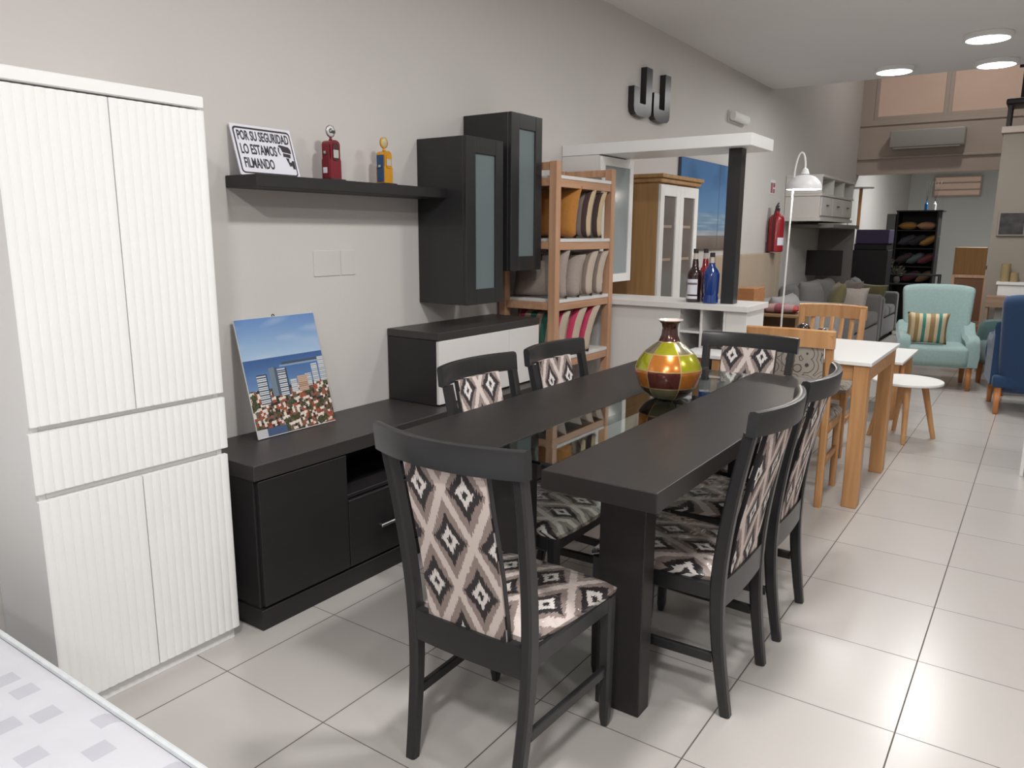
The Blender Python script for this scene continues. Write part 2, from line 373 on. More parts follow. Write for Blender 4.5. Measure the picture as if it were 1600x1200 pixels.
# ------------------------------------------------------------------ tv cabinet
tv = thing('tv_cabinet', 'low black TV cabinet with doors, drawers and open niche against the wall', 'tv cabinet', (-1.66, .7, 0), world=True)
bm = NB()
box(bm, -1.846, -1.462, -.225, 1.62, .0, .075); part('plinth', bm, M_black, tv)
bm = NB(); box(bm, -1.846, -1.48, -.219, -.20, .076, .548); box(bm, -1.846, -1.48, 1.595, 1.614, .076, .548); box(bm, -1.846, -1.835, -.2, 1.595, .08, .548)
box(bm, -1.835, -1.48, -.2, 1.595, .076, .092); box(bm, -1.835, -1.48, .182, .2, .092, .548); box(bm, -1.835, -1.48, 1.05, 1.068, .092, .548); box(bm, -1.835, -1.475, .2, 1.05, .362, .378)
part('carcass', bm, M_black, tv)
part('top_panel', B(-1.846, -1.457, -.228, 1.624, .549, .604, bev=.002), M_tvtop, tv)
part('door', B(-1.479, -1.461, -.210, .190, .085, .543), M_black, tv); part('door', B(-1.479, -1.461, 1.062, 1.605, .085, .543), M_black, tv)
for y0, y1 in ((.194, .620), (.624, 1.058)):
    d = part('drawer', B(-1.479, -1.461, y0, y1, .085, .358), M_black, tv)
    c = (y0+y1)/2; bm = NB(); box(bm, -1.442, -1.434, c-.062, c+.062, .206, .220, .003); box(bm, -1.461, -1.440, c-.055, c-.047, .209, .217, .001); box(bm, -1.461, -1.440, c+.047, c+.055, .209, .217, .001)
    part('handle', bm, M_metal, d, 'brushed metal bar handle')
# upper box with white doors
ub = thing('sideboard_box', 'black cabinet with white doors standing on the right end of the TV cabinet', 'cabinet', (-1.7, 1.24, .604), world=True)
bm = NB(); box(bm, -1.846, -1.553, .826, .845, .606, .905); box(bm, -1.846, -1.553, 1.633, 1.652, .606, .905); box(bm, -1.846, -1.838, .845, 1.633, .606, .905); box(bm, -1.838, -1.553, .845, 1.633, .606, .62)
part('carcass', bm, M_black, ub); part('top_panel', B(-1.846, -1.534, .824, 1.654, .906, .94, bev=.002), M_tvtop, ub)
for y0, y1 in ((.829, 1.377), (1.380, 1.650)): part('door', B(-1.552, -1.535, y0, y1, .612, .902), M_whitem, ub)
# wall shelf
solo('wall_shelf', B(-1.849, -1.668, .012, 1.056, 1.536, 1.580, bev=.002), M_black, 'black floating wall shelf carrying the sign and two toy petrol pumps', 'shelf')
def hang_cabinet(name, y0, y1, z0, z1, label, xf=-1.553):
    t = thing(name, label, 'wall cabinet', (-1.7, (y0+y1)/2, z0), 0, None, world=True)
    b = NB(); box(b, -1.849, xf-.02, y0, y0+.018, z0, z1, .002); box(b, -1.849, xf-.02, y1-.018, y1, z0, z1, .002); box(b, -1.849, xf-.02, y0+.018, y1-.018, z0, z0+.018, .001); box(b, -1.849, xf-.02, y0+.018, y1-.018, z1-.018, z1, .001); box(b, -1.849, -1.84, y0+.018, y1-.018, z0+.018, z1-.018, 0)
    part('carcass', b, M_blackchair, t)
    b = NB(); m = .072; box(b, xf-.019, xf, y0, y0+m, z0, z1, .003, 2); box(b, xf-.019, xf, y1-m+.01, y1, z0, z1, .003, 2); box(b, xf-.019, xf, y0+m, y1-m+.01, z0, z0+m, .002); box(b, xf-.019, xf, y0+m, y1-m+.01, z1-m, z1, .002)
    d = part('door', b, M_blackchair, t)
    part('glass_pane', B(xf-.014, xf-.009, y0+m-.004, y1-m+.014, z0+m-.004, z1-m+.004, bev=0), M_frost, d, 'frosted greenish glass pane')
hang_cabinet('wall_cabinet', 1.057, 1.346, 1.045, 1.810, 'lower of two black wall cabinets with frosted glass, at the end of the shelf')
hang_cabinet('wall_cabinet', 1.411, 1.690, 1.192, 1.956, 'higher of two black wall cabinets with frosted glass, next to the wooden rack')
# wall outlet plates
for y0, y1, lb in ((.405, .548, 'large blank wall plate under the black shelf, painted over'), (.556, .638, 'small blank wall plate beside the larger one under the shelf')):
    solo('wall_plate', B(-1.85, -1.8465, y0, y1, 1.196, 1.303, bev=.002), M_wall, lb, 'wall plate')
# ------------------------------------------------------------------ security sign
def text_bm(s, size, sx=1.0, bold=.0, ext=.0005, shear=0):
    cu = bpy.data.curves.new('t', 'FONT'); cu.body = s; cu.size = size; cu.offset = bold; cu.extrude = ext; cu.shear = shear; cu.resolution_u = 3
    o = bpy.data.objects.new('t', cu); C.objects.link(o)
    bpy.context.view_layer.update(); me = bpy.data.meshes.new_from_object(o.evaluated_get(bpy.context.evaluated_depsgraph_get()))
    b = NB(); b.from_mesh(me); bpy.data.objects.remove(o); bpy.data.curves.remove(cu); bpy.data.meshes.remove(me)
    for v in b.verts: v.co.x *= sx
    return b
def fit(b, x0, x1, y0, y1):
    a = min(v.co.x for v in b.verts); c = max(v.co.x for v in b.verts); d = min(v.co.y for v in b.verts); e = max(v.co.y for v in b.verts)
    for v in b.verts: v.co.x = x0+(v.co.x-a)/(c-a)*(x1-x0); v.co.y = y0+(v.co.y-d)/(e-d)*(y1-y0)
    return b
def rrect(x0, x1, y0, y1, r, n=6):
    o = []
    for cx, cy, a0 in ((x1-r, y1-r, 0), (x0+r, y1-r, 90), (x0+r, y0+r, 180), (x1-r, y0+r, 270)):
        for k in range(n+1): a = math.radians(a0+90*k/n); o.append((cx+r*math.cos(a), cy+r*math.sin(a)))
    return o
def leaning(O, ey, up):          # matrix taking flat (x,y,z) to a board: x -> +Y, y -> up, z -> out of the wall
    ex = Vector(ey).normalized(); uy = Vector(up).normalized(); nz = ex.cross(uy)
    return Matrix.Translation(Vector(O)) @ Matrix((ex, uy, nz)).transposed().to_4x4()
M_signw = mat('sign_white_board', L(226, 226, 236), .45, nscale=5, namt=.01); M_ink = mat('black_sign_ink', L(48, 46, 50), .5, nscale=20)
O = Vector((-1.785, .032, 1.5815)); Sw, Sh = .272, .192
Mx = leaning(O, (0, 1, 0), (-.055, 0, .184))
sg = thing('warning_sign', 'white sign reading POR SU SEGURIDAD LO ESTAMOS FILMANDO, leaning on the wall shelf', 'sign', O, world=True)
def flat(b): bmesh.ops.transform(b, matrix=Mx, verts=b.verts); return b
bm = NB(); poly(bm, [(x, y, 0) for x, y in rrect(0, Sw, 0, Sh, .004)], (0, 0, .004)); part('board', flat(bm), M_signw, sg)
bm = NB(); o_ = rrect(.008, Sw-.008, .007, Sh-.010, .014); i_ = rrect(.014, Sw-.0125, .0125, Sh-.017, .010)
vo = [bm.verts.new((x, y, .0046)) for x, y in o_]; vi = [bm.verts.new((x, y, .0046)) for x, y in i_]
for k in range(len(vo)): bm.faces.new((vo[k], vo[(k+1) % len(vo)], vi[(k+1) % len(vo)], vi[k]))
part('border_line', flat(bm), M_ink, sg)
for s, bx in (('POR SU SEGURIDAD', (.023, .253, .132, .169)), ('LO ESTAMOS', (.025, .185, .080, .119)), ('FILMANDO', (.028, .160, .028, .067))):
    b = fit(text_bm(s, .05, bold=.0011), *bx)
    for v in b.verts: v.co.z += .0046
    part('lettering', flat(b), M_ink, sg, 'bold black capitals')
bm = NB()
for P in ([(.196, .122), (.203, .128), (.244, .122), (.252, .112), (.252, .096), (.212, .101), (.207, .116), (.201, .119)], [(.194, .118), (.200, .116), (.197, .100), (.203, .088), (.199, .088), (.192, .100)],
          [(.2135, .097), (.247, .093), (.245, .079), (.212, .083)], [(.222, .078), (.236, .078), (.236, .062), (.244, .062), (.249, .070), (.258, .068), (.258, .036), (.247, .037), (.245, .048), (.234, .046), (.229, .060)]):
    poly(bm, [(x, y, .0043) for x, y in P], (0, 0, .0006))
part('camera_pictogram', flat(bm), M_ink, sg)
# ------------------------------------------------------------------ city poster
def paint(name, nx, ny, w_, h_, fn, rough=.3):
    bm = NB(); V = [[bm.verts.new((w_*i/nx, h_*j/ny, 0)) for j in range(ny+1)] for i in range(nx+1)]
    cl = bm.loops.layers.color.new('Col')
    for i in range(nx):
        for j in range(ny):
            f = bm.faces.new((V[i][j], V[i+1][j], V[i+1][j+1], V[i][j+1])); c = fn((i+.5)/nx, (j+.5)/ny)
            for lp in f.loops: lp[cl] = (c[0]/255, c[1]/255, c[2]/255, 1)
    return bm
def vcmat(name, rough=.3):
    g = NG(name, rough); n = g.nt.nodes.new('ShaderNodeVertexColor'); n.layer_name = 'Col'; g.base(n.outputs[0]); return g.m
def mixc(a, b, t): t = max(0, min(1, t)); return tuple(a[i]+(b[i]-a[i])*t for i in range(3))
TOW = [(.10, .25, .30, .50), (.235, .26, .34, .56), (.33, .43, .285, .545), (.47, .50, .30, .43), (.50, .535, .33, .44), (.60, .72, .30, .47), (.75, .80, .36, .50), (.80, .88, .38, .56), (.90, 1.0, .40, .60), (.72, .93, .36, .46)]
TOW = [(.12, .25, .27, .52), (.28, .38, .32, .57), (.38, .50, .31, .55), (.52, .60, .33, .44), (.61, .74, .32, .46), (.72, .80, .36, .47), (.82, .90, .38, .55), (.92, 1.0, .38, .60)]
def city(u, v):
    rnd = mnoise.noise(Vector((u*2.2, v*11, 1))); hz = .655
    if v > hz:
        c = mixc((165, 190, 215), (92, 130, 185), (v-hz)/.36); return mixc(c, (196, 204, 216), max(0, rnd*.9+.1*math.sin(v*30+u*5)))
    if .395 < v <= hz:
        c = mixc((118, 150, 190), (62, 96, 150), (v-.42)/.22); c = mixc(c, (60, 92, 140), .3+rnd*.2)
        if .58 < v < .6 and u > .45: c = (70, 82, 96)
        if .565 < v <= .58 and u > .42: c = mixc(c, (190, 205, 220), .5)
    else: c = None
    for k, (a, b, z0, z1) in enumerate(TOW):
        if a < u < b and z0 < v < z1:
            if k == 4: return (150, 118, 100) if int(v*120) % 2 else (196, 168, 150)
            if k in (0, 2): return (62, 74, 92) if int(v*108) % 2 or u > b-.02 else (206, 210, 214)
            if k == 1: return (112, 128, 142) if u < b-.03 else (78, 92, 108)
            return (200, 204, 206) if int(v*110) % 2 else (150, 156, 164)
    if c: return c
    if v < .07 and u < .36 and v > .0: return (76, 92, 124) if u > .12 else (190, 190, 192)
    n = abs(mnoise.cell(Vector((u*34+v*6, v*42-u*5, 3)))); m = abs(mnoise.cell(Vector((u*60, v*70, 9)))); q = mnoise.noise(Vector((u*12, v*14, 4)))+(m-.5)*.3
    if q > .22: return (58+30*m, 62+26*m, 44+20*m)
    if n < .27: return (128+44*m, 70+26*m, 56+16*m)
    if n < .62: return (210+25*m, 200+20*m, 188+20*m)
    if n < .8: return (98+30*m, 88+20*m, 78+20*m)
    return (58, 56, 50)
Pw, Phh = .383, .459
O = Vector((-1.722, -.010, .6055)); Mx = leaning(O, (0, 1, 0), (-.112, 0, .445))
ps = thing('city_poster', 'photo panel of a seaside city with towers, leaning against the wall on the TV cabinet', 'picture', O, world=True)
bm = NB(); box(bm, 0, Pw, 0, Phh, 0, .006, .001); part('board', flat(bm), mat('poster_board_white', L(230, 230, 230), .5, nscale=5, namt=.01), ps)
bm = paint('print', 150, 190, Pw-.002, Phh-.004, city); bmesh.ops.translate(bm, vec=(.001, .003, .0066), verts=bm.verts); part('printed_photo', flat(bm), vcmat('poster_print', .25), ps)
bm = NB(); lathe(bm, [(.004, 0), (.0075, 0), (.0075, .002), (.004, .002)], 16, (0, 0, 0), cap=False); bmesh.ops.translate(bm, vec=(.185, Phh+.003, .002), verts=bm.verts); part('hanging_ring', flat(bm), M_ink, ps)
# ------------------------------------------------------------------ toy petrol pumps
def pump(name, y, lbl, kind):
    x = -1.752; t = thing(name, lbl, 'ornament', (x, y, 1.5805), 0)
    red = mat('pump_red_enamel', L(122, 38, 46), .3, nscale=30); yel = mat('pump_yellow_enamel', L(206, 146, 40), .35, nscale=30); blu = mat('pump_blue_enamel', L(46, 76, 116), .35, nscale=30)
    part('base', B(-.034, .034, -.045, .045, 0, .008, bev=.001), M_ink, t)
    H = .158 if kind else .142
    b = NB(); W = .054 if kind else .046; D = .046
    out = [(-W/2-.004, .008), (W/2+.004, .008), (W/2+.004, H*.5), (W/2, H*.56)]+[(W/2*math.cos(a), H-.016+.016*math.sin(a)) for a in [PI/8*k for k in range(0, 9)]]+[(-W/2, H*.56), (-W/2-.004, H*.5)]
    poly(b, [(-D/2, p[0], p[1]) for p in out], (D, 0, 0)); body = part('body', b, red if kind else yel, t)
    part('side_panel', B(-D/2+.004, D/2-.004, -W/2-.0055, -W/2-.003, .012, H*.88, bev=.001), red if kind else blu, t, None if kind else 'blue side panel')
    b = NB(); poly(b, [(D/2+.0015, yy, zz) for yy, zz in rrect(-.017, .017, H*.5, H*.93, .012)], (.001, 0, 0)); part('front_plate', b, mat('pump_dark_trim', L(74, 34, 38), .4, nscale=20) if kind else yel, t)
    part('dial', B(D/2+.002, D/2+.0045, -.015, .014, H*.56, H*.76, bev=.001), mat('pump_dial', L(186, 184, 178), .3, nscale=10), t)
    part('handle', B(-.006, .008, -W/2-.014, -W/2-.005, H*.5 if not kind else H*.64, H*.5+.012 if not kind else H*.64+.012, bev=.002), M_chrome, t)
    if kind: part('price_label', B(-.014, .006, -W/2-.0075, -W/2-.0058, .03, .052, bev=0), M_signw, t)
    b = NB(); lathe(b, [(.008, 0), (.006, .006), (.005, .014)], 12, (0, 0, H)); part('neck', b, red if kind else yel, t)
    r = .0225; gl = NB(); bmesh.ops.create_uvsphere(gl, u_segments=24, v_segments=16, radius=r)
    for v in gl.verts: v.co.x *= .42
    bmesh.ops.translate(gl, vec=(0, 0, H+.012+r), verts=gl.verts); g_ = part('globe', gl, mat('pump_globe_white' if kind else 'pump_globe_cream', L(215, 214, 210) if kind else L(198, 184, 138), .2, nscale=8), t, smooth=True)
    b = NB(); lathe(b, [(r*.93, -.004), (r*1.04, -.004), (r*1.04, .004), (r*.93, .004)], 28, cap=False); bmesh.ops.rotate(b, matrix=Matrix.Rotation(PI/2, 3, 'Y'), verts=b.verts); bmesh.ops.translate(b, vec=(0, 0, H+.012+r), verts=b.verts)
    part('globe_rim', b, M_metal if kind else yel, t)
    if kind:
        b = fit(text_bm('Gas', .02, bold=.0006), -.017, .018, -.008, .010)
        for v in b.verts: v.co = Vector((.0102+v.co.z*.5, v.co.x, H+.012+r+v.co.y))
        part('lettering', b, M_ink, t)
    t.rotation_euler = (0, 0, .10)
pump('toy_petrol_pump', .438, 'dark red toy petrol pump with a round Gas globe on the wall shelf', True)
pump('toy_petrol_pump', .738, 'yellow and blue toy petrol pump with a cream globe on the wall shelf', False)
# ------------------------------------------------------------------ JJ letters, emergency light
def jj(y0, lbl):
    b = NB(); s = .34
    # outline (y, z) of a heavy J
    P = [(.175, 1), (.265, 1), (.265, .16), (.255, .08), (.225, .02), (.18, 0), (.09, 0), (.04, .02), (.01, .08), (0, .17), (0, .56), (.085, .56), (.085, .27), (.09, .255), (.165, .255), (.175, .27)]
    P = [(a/.265*.285, z_*s) for a, z_ in P]; poly(b, [(-1.849, y0+p[0], 2.185+p[1]) for p in P], (.045, 0, 0))
    solo('wall_letter', b, M_blackchair, lbl, 'letter', 'black letters on the wall')
jj(3.235, 'left one of two black letters J mounted high on the wall'); jj(3.555, 'right one of two black letters J mounted high on the wall')
t = thing('emergency_light', 'small white emergency light on the wall above the bar beam', 'emergency light', (-1.85, 5.4, 2.38), world=True)
part('housing', B(-1.849, -1.83, 5.2, 5.62, 2.37, 2.47, bev=.004), M_whitem, t); bm = NB(); sweep(bm, [(-1.80, 5.2, 2.42), (-1.80, 5.6, 2.42)], (.055, .085), side=Vector((1, 0, 0)), n=16); part('lamp_tube_cover', bm, M_white, t, smooth=True)
# ------------------------------------------------------------------ wooden rack with cushions
RX0, RX1, RY0, RY1 = -1.835, -1.467, 1.698, 2.352
rk = thing('storage_rack', 'open light wood rack with white shelf boards, full of cushions', 'rack', ((RX0+RX1)/2, (RY0+RY1)/2, 0), world=True)
pw = .046
for x in (RX0, RX1-pw):
    for y in (RY0, RY1-pw): part('post', B(x, x+pw, y, y+pw, 0, 1.745, bev=.002), M_wood, rk)
SH = [1.677, 1.352, 1.030, .713, .395, .10]
for z in SH:
    part('shelf_board', B(RX0+.012, RX1-.004, RY0+.046, RY1-.046, z-.018, z, bev=.001), M_whitem, rk); 
    bm = NB(); box(bm, RX1-.028, RX1-.006, RY0+pw, RY1-pw, z-.060, z-.019); box(bm, RX0+.006, RX0+.028, RY0+pw, RY1-pw, z-.060, z-.019)
    box(bm, RX0+pw, RX1-pw, RY0+.008, RY0+.030, z-.055, z-.014); box(bm, RX0+pw, RX1-pw, RY1-.030, RY1-.008, z-.055, z-.014); part('shelf_rail', bm, M_woody, rk)
bm = NB(); box(bm, RX0+pw, RX1-pw, RY0+.01, RY0+.032, 1.703, 1.742); box(bm, RX0+pw, RX1-pw, RY1-.032, RY1-.01, 1.703, 1.742); part('top_rail', bm, M_wood, rk)
st_brown = stripes('brown_cream_stripe_fabric', [(0, L(196, 176, 140)), (.12, L(66, 48, 44)), (.24, L(134, 122, 118)), (.36, L(66, 48, 44)), (.5, L(196, 176, 140)), (.62, L(134, 122, 118)), (.70, L(66, 48, 44)), (.77, L(134, 122, 118)), (.85, L(66, 48, 44)), (.94, L(196, 176, 142))])
st_beige = stripes('beige_taupe_stripe_fabric', [(0, L(176, 162, 148)), (.2, L(140, 126, 116)), (.35, L(180, 166, 152)), (.55, L(142, 128, 118)), (.7, L(182, 168, 154)), (.83, L(132, 118, 108)), (.91, L(188, 174, 160))])
st_pink = stripes('pink_green_stripe_fabric', [(0, L(170, 150, 130)), (.1, L(176, 58, 88)), (.22, L(176, 158, 138)), (.34, L(58, 112, 98)), (.46, L(176, 158, 138)), (.58, L(58, 112, 98)), (.69, L(178, 160, 142)), (.80, L(182, 56, 90)), (.91, L(182, 166, 148))])
f_must = plainfab('mustard_velvet', L(176, 118, 50)); f_grey = plainfab('warm_grey_linen', L(158, 146, 138))
def rack_cushion(y, z, m, lean, lbl, grp, w=.35, h=.31, t=.11, dx=0):
    b = cushion(w, h, t); o = link('cushion', b, m); o['label'] = lbl; o['category'] = 'cushion'; o['group'] = grp
    o.location = (-1.640+dx, y, z+.002); o.rotation_euler = (-math.radians(lean), 0, 0)
G1 = 'cushions on the upper shelf of the wooden rack'; G2 = 'cushions on the middle shelf of the wooden rack'; G3 = 'cushions on the lower shelf of the wooden rack'
rack_cushion(1.905, 1.352, f_must, 12, 'plain mustard orange cushion on the upper rack shelf', G1, h=.285, t=.12)
rack_cushion(2.045, 1.352, st_brown, 12, 'brown and cream striped cushion beside the mustard one on the rack', G1, h=.27, dx=.012)
rack_cushion(2.165, 1.352, st_brown, 12, 'brown and cream striped cushion against the right end of the upper rack shelf', G1, h=.265, dx=.015)
rack_cushion(1.810, 1.030, f_grey, 6, 'large plain grey cushion nearest on the middle rack shelf', G2, h=.26, w=.36)
rack_cushion(1.935, 1.030, f_grey, 16, 'smaller plain grey cushion leaning behind the large grey one on the rack', G2, h=.245, dx=.01)
rack_cushion(2.075, 1.030, st_beige, 15, 'beige striped cushion on the middle rack shelf, just behind the plain grey ones', G2, h=.26, dx=.012)
rack_cushion(2.185, 1.030, st_beige, 15, 'beige striped cushion last in the row on the middle rack shelf', G2, h=.26, t=.09, dx=.018)
rack_cushion(1.800, .713, st_pink, 14, 'green and pink striped cushion nearest the black cabinet on the lower rack shelf', G3, h=.255)
rack_cushion(1.925, .713, st_pink, 22, 'green and pink striped cushion in the middle of the lower rack shelf', G3, h=.275, dx=.01)
rack_cushion(2.045, .713, st_pink, 27, 'pink striped cushion leaning furthest over on the lower rack shelf', G3, h=.29, t=.09, dx=.015)
# ------------------------------------------------------------------ dining table
TZ = .78; TY0, TY1 = -.155, 1.60
tb = thing('dining_table', 'long black dining table with a clear glass strip down the middle', 'dining table', (-.48, .72, 0), world=True)
part('tabletop_panel', B(-.358, -.036, TY0, TY1, TZ-.052, TZ, bev=.0025, seg=2), M_table, tb); part('tabletop_panel', B(-.925, -.572, TY0, TY1, TZ-.052, TZ, bev=.0025, seg=2), M_table, tb)
part('glass_insert', B(-.571, -.359, TY0+.06, TY1-.06, TZ-.011, TZ-.001, bev=.001), M_glass, tb, 'clear glass strip')
for x0 in (-.313, -.713):
    for y0 in (.088, 1.17): part('leg', B(x0, x0+.142, y0, y0+.07, 0, TZ-.053, bev=.003, seg=2), M_table, tb)
bm = NB(); box(bm, -.60, -.33, .16, .22, TZ-.085, TZ-.053); box(bm, -.60, -.33, 1.10, 1.16, TZ-.085, TZ-.053); box(bm, -.60, -.573, .22, 1.10, TZ-.085, TZ-.053); box(bm, -.357, -.33, .22, 1.10, TZ-.085, TZ-.053)
part('underframe', bm, M_table, tb)
# ------------------------------------------------------------------ black dining chairs
def solidshell(fn, nu, nv, th, uvfn):
    """slab following fn(u,v)->(point, normal)"""
    bm = NB(); uvl = bm.loops.layers.uv.new('UVMap'); A = []; Bk = []
    for i in range(nu+1):
        ra, rb = [], []
        for j in range(nv+1):
            p, n = fn(i/nu, j/nv); ra.append(bm.verts.new(p+n*th/2)); rb.append(bm.verts.new(p-n*th/2))
        A.append(ra); Bk.append(rb)
    def face(vs, uv):
        f = bm.faces.new(vs); f.smooth = True
        for lp, q in zip(f.loops, uv): lp[uvl].uv = q
    for i in range(nu):
        for j in range(nv):
            uv = [uvfn(i/nu, j/nv), uvfn((i+1)/nu, j/nv), uvfn((i+1)/nu, (j+1)/nv), uvfn(i/nu, (j+1)/nv)]
            face((A[i][j], A[i+1][j], A[i+1][j+1], A[i][j+1]), uv); face((Bk[i][j], Bk[i][j+1], Bk[i+1][j+1], Bk[i+1][j]), [uv[0], uv[3], uv[2], uv[1]])
    for i in range(nu):
        for j, s in ((0, 0), (nv, 1)): face((A[i][j], A[i+1][j], Bk[i+1][j], Bk[i][j]), [uvfn(i/nu, j/nv)]*4)
    for j in range(nv):
        for i in (0, nu): face((A[i][j], A[i][j+1], Bk[i][j+1], Bk[i][j]), [uvfn(i/nu, j/nv)]*4)
    return bm
BACK = [(-.212, 0), (-.196, .10), (-.180, .22), (-.172, .34), (-.174, .45), (-.188, .58), (-.211, .72), (-.240, .86)]
def backy(z):
    for (y0, z0), (y1, z1) in zip(BACK, BACK[1:]):
        if z <= z1: return y0+(y1-y0)*(z-z0)/(z1-z0)
    return BACK[-1][0]-(z-.86)*.12
def curve(x, hw=.2): return .053*(1-(x/hw)**2)     # how far the back bows rearwards
def seat_pad(bm, z0, th, wr, wf, y0, y1, off, bulge=.016):
    uvl = bm.loops.layers.uv.new('UVMap'); n = 16; top = {}; bot = {}
    for i in range(n+1):
        for j in range(n+1):
            u, v = i/n*2-1, j/n; w_ = wr+(wf-wr)*v
            e = (abs(u)**10+abs(v*2-1)**10)
            cx = u*w_*(1-.03*abs(v*2-1)**6); cy = y0+(y1-y0)*v+(.012*(1-u*u) if v > .5 else 0)*(v*2-1)
            b_ = bulge*(1-abs(u)**3)*(1-abs(v*2-1)**3); edge = min(1, (1-max(abs(u), abs(v*2-1)))*8)
            zz = z0+th*(.45+.55*math.sqrt(max(0, edge*(2-edge))))+b_+.0015*mnoise.noise(Vector((u*4, v*5, off)))
            top[i, j] = bm.verts.new((cx, cy, zz))
    def F(vs, uv):
        f = bm.faces.new(vs); f.smooth = True
        for lp, q in zip(f.loops, uv): lp[uvl].uv = q
    UV = lambda i, j: (top[i, j].co.x+off, top[i, j].co.y+off*1.7)
    for i in range(n):
        for j in range(n):
            q = [(i, j), (i+1, j), (i+1, j+1), (i, j+1)]; F([top[k] for k in q], [UV(*k) for k in q])
    loop = [(i, 0) for i in range(n)]+[(n, j) for j in range(n)]+[(i, n) for i in range(n, 0, -1)]+[(0, j) for j in range(n, 0, -1)]
    lo = {k: bm.verts.new((top[k].co.x*.985, top[k].co.y, z0)) for k in loop}
    for a, b in zip(loop, loop[1:]+loop[:1]): F([top[a], lo[a], lo[b], top[b]], [UV(*a), (UV(*a)[0], UV(*a)[1]-.03), (UV(*b)[0], UV(*b)[1]-.03), UV(*b)])
    bm.faces.new([lo[k] for k in loop])
def black_chair(x, y, rz, label, off):
    t = thing('dining_chair', label, 'chair', (x, y, 0), rz, 'black dining chairs around the black table')
    m = M_blackchair
    for s in (-1, 1):
        P = [(s*(.166+.030*min(1, z/.86)), yy, z) for yy, z in BACK]; P = crom(P, 4)
        sz = [(.031, .030+.012*min(1, p[2]/.4)) if p[2] < .4 else (.031, .042-.008*(p[2]-.4)/.46) for p in P]
        b = NB(); sweep(b, P, sz); part('rear_leg', b, m, t, smooth=True)
        b = NB(); sweep(b, [(s*.192, .203, .004), (s*.192, .203, .03), (s*.192, .200, .25), (s*.192, .198, .404)], [(.020, .020), (.028, .028), (.034, .034), (.038, .038)]); part('front_leg', b, m, t, smooth=True)
        b = NB(); sweep(b, [(s*.176, -.165, .175), (s*.190, .185, .175)], (.016, .030)); part('side_stretcher', b, m, t, smooth=True)
        b = NB(); sweep(b, [(s*.180, -.160, .382), (s*.194, .190, .382)], (.022, .048)); part('side_rail', b, m, t, smooth=True)
    part('front_rail', B(-.176, .176, .190, .212, .360, .405, bev=.002), m, t)
    b = solidshell(lambda u, v: (Vector(((u*2-1)*.166, -.176-.006*(1-(u*2-1)**2), .335+v*.082)), Vector((0, 1, 0))), 10, 2, .026, lambda u, v: (u, v)); part('rear_rail', b, m, t, smooth=True)
    # crest: bowed board with rounded top edge
    b = NB(); rings = []
    for i in range(21):
        u = i/20*2-1; xx = u*.222; yb = -.240-curve(xx, .235)
        prof = [(.013, .857), (.014, .914), (.011, .924), (0, .927), (-.011, .924), (-.014, .914), (-.013, .857), (0, .855)]
        rings.append([b.verts.new((xx, yb+a-(zz-.857)*.10, zz)) for a, zz in prof])
    for r0, r1 in zip(rings, rings[1:]):
        for k in range(8): b.faces.new((r0[k], r0[(k+1) % 8], r1[(k+1) % 8], r1[k])).smooth = True
    b.faces.new(rings[0][::-1]); b.faces.new(rings[-1]); part('crest_rail', b, m, t, smooth=True)
    PW = .122
    def f(u, v):
        xx = (u*2-1)*PW; z = .412+v*.450; k = min(1, v*1.3)
        return Vector((xx, backy(z)-.002-curve(xx, .235)*k*.5, z)), Vector((0, 1, .12)).normalized()
    part('back_panel', solidshell(f, 8, 12, .020, lambda u, v: ((u*2-1)*PW+off, v*.44+off*2)), M_ikat, t, 'ikat patterned upholstery, dark, taupe and cream', smooth=True)
    for s in (-1, 1):
        b = NB(); P = []
        for k in range(9):
            p, n = f((1 if s > 0 else 0), k/8); P.append(p+Vector((s*.003, 0, 0)))
        sweep(b, P, (.003, .013)); part('panel_edge', b, m, t, smooth=True)
    b = NB(); seat_pad(b, .4065, .030, .178, .214, -.150, .222, off); part('seat_cushion', b, M_ikatp, t, 'ikat seat still wrapped in clear plastic', smooth=True)
black_chair(-.428, -.197, 0, 'black chair with ikat back at the near end of the table, back to the viewer', .010)
black_chair(-.180, .415, PI/2, 'black ikat chair on the right side of the table, nearer the viewer', .045)
black_chair(-.186, .925, PI/2+.03, 'black ikat chair on the right side of the table, farther one', .085)
black_chair(-.765, .445, -PI/2, 'black ikat chair on the wall side of the table, nearer the viewer', .065)
black_chair(-.757, .965, -PI/2, 'black ikat chair on the wall side of the table, beside the rack', .022)
black_chair(-.437, 1.485, PI, 'black ikat chair at the far end of the table, facing the viewer', .0625)
# ------------------------------------------------------------------ vase
vs = at(1012, 624, 2, TZ)
tv_ = thing('vase', 'round vase with a narrow neck in lime, orange and maroon patches on the table', 'vase', (-.455, .86, TZ-.0005))
prof = [(.046, 0), (.072, .012), (.093, .033), (.1045, .049), (.1065, .053), (.1215, .100), (.1212, .1135), (.1205, .117), (.110, .145), (.0915, .171), (.0885, .1745), (.060, .198), (.041, .212), (.039, .2145), (.030, .236), (.0275, .262), (.031, .278), (.042, .288)]
lac = lambda n, c: mat(n, c, .22, metal=.45, coat=1, nscale=50, namt=.08)
VM = [lac('lacquer_olive_grey', L(120, 112, 84)), lac('lacquer_maroon', L(96, 42, 36)), lac('lacquer_orange', L(196, 118, 40)), lac('lacquer_lime', L(168, 166, 22)), lac('lacquer_dark_brown', L(70, 34, 28)), mat('gold_seam', L(196, 168, 120), .3, metal=.6, coat=.6, nscale=20)]
bands = [0]*3+[5]+[1, 1]+[5]+[2, 2]+[5]+[3, 3, 5]+[4]*6
seam_a = []; NS = 6
for k in range(NS):
    a0 = 2*PI*k/NS+.25
    seam_a += [(a0, True), (a0+.045, False)]+[(a0+.045+(2*PI/NS-.045)*q/8, False) for q in range(1, 8)]
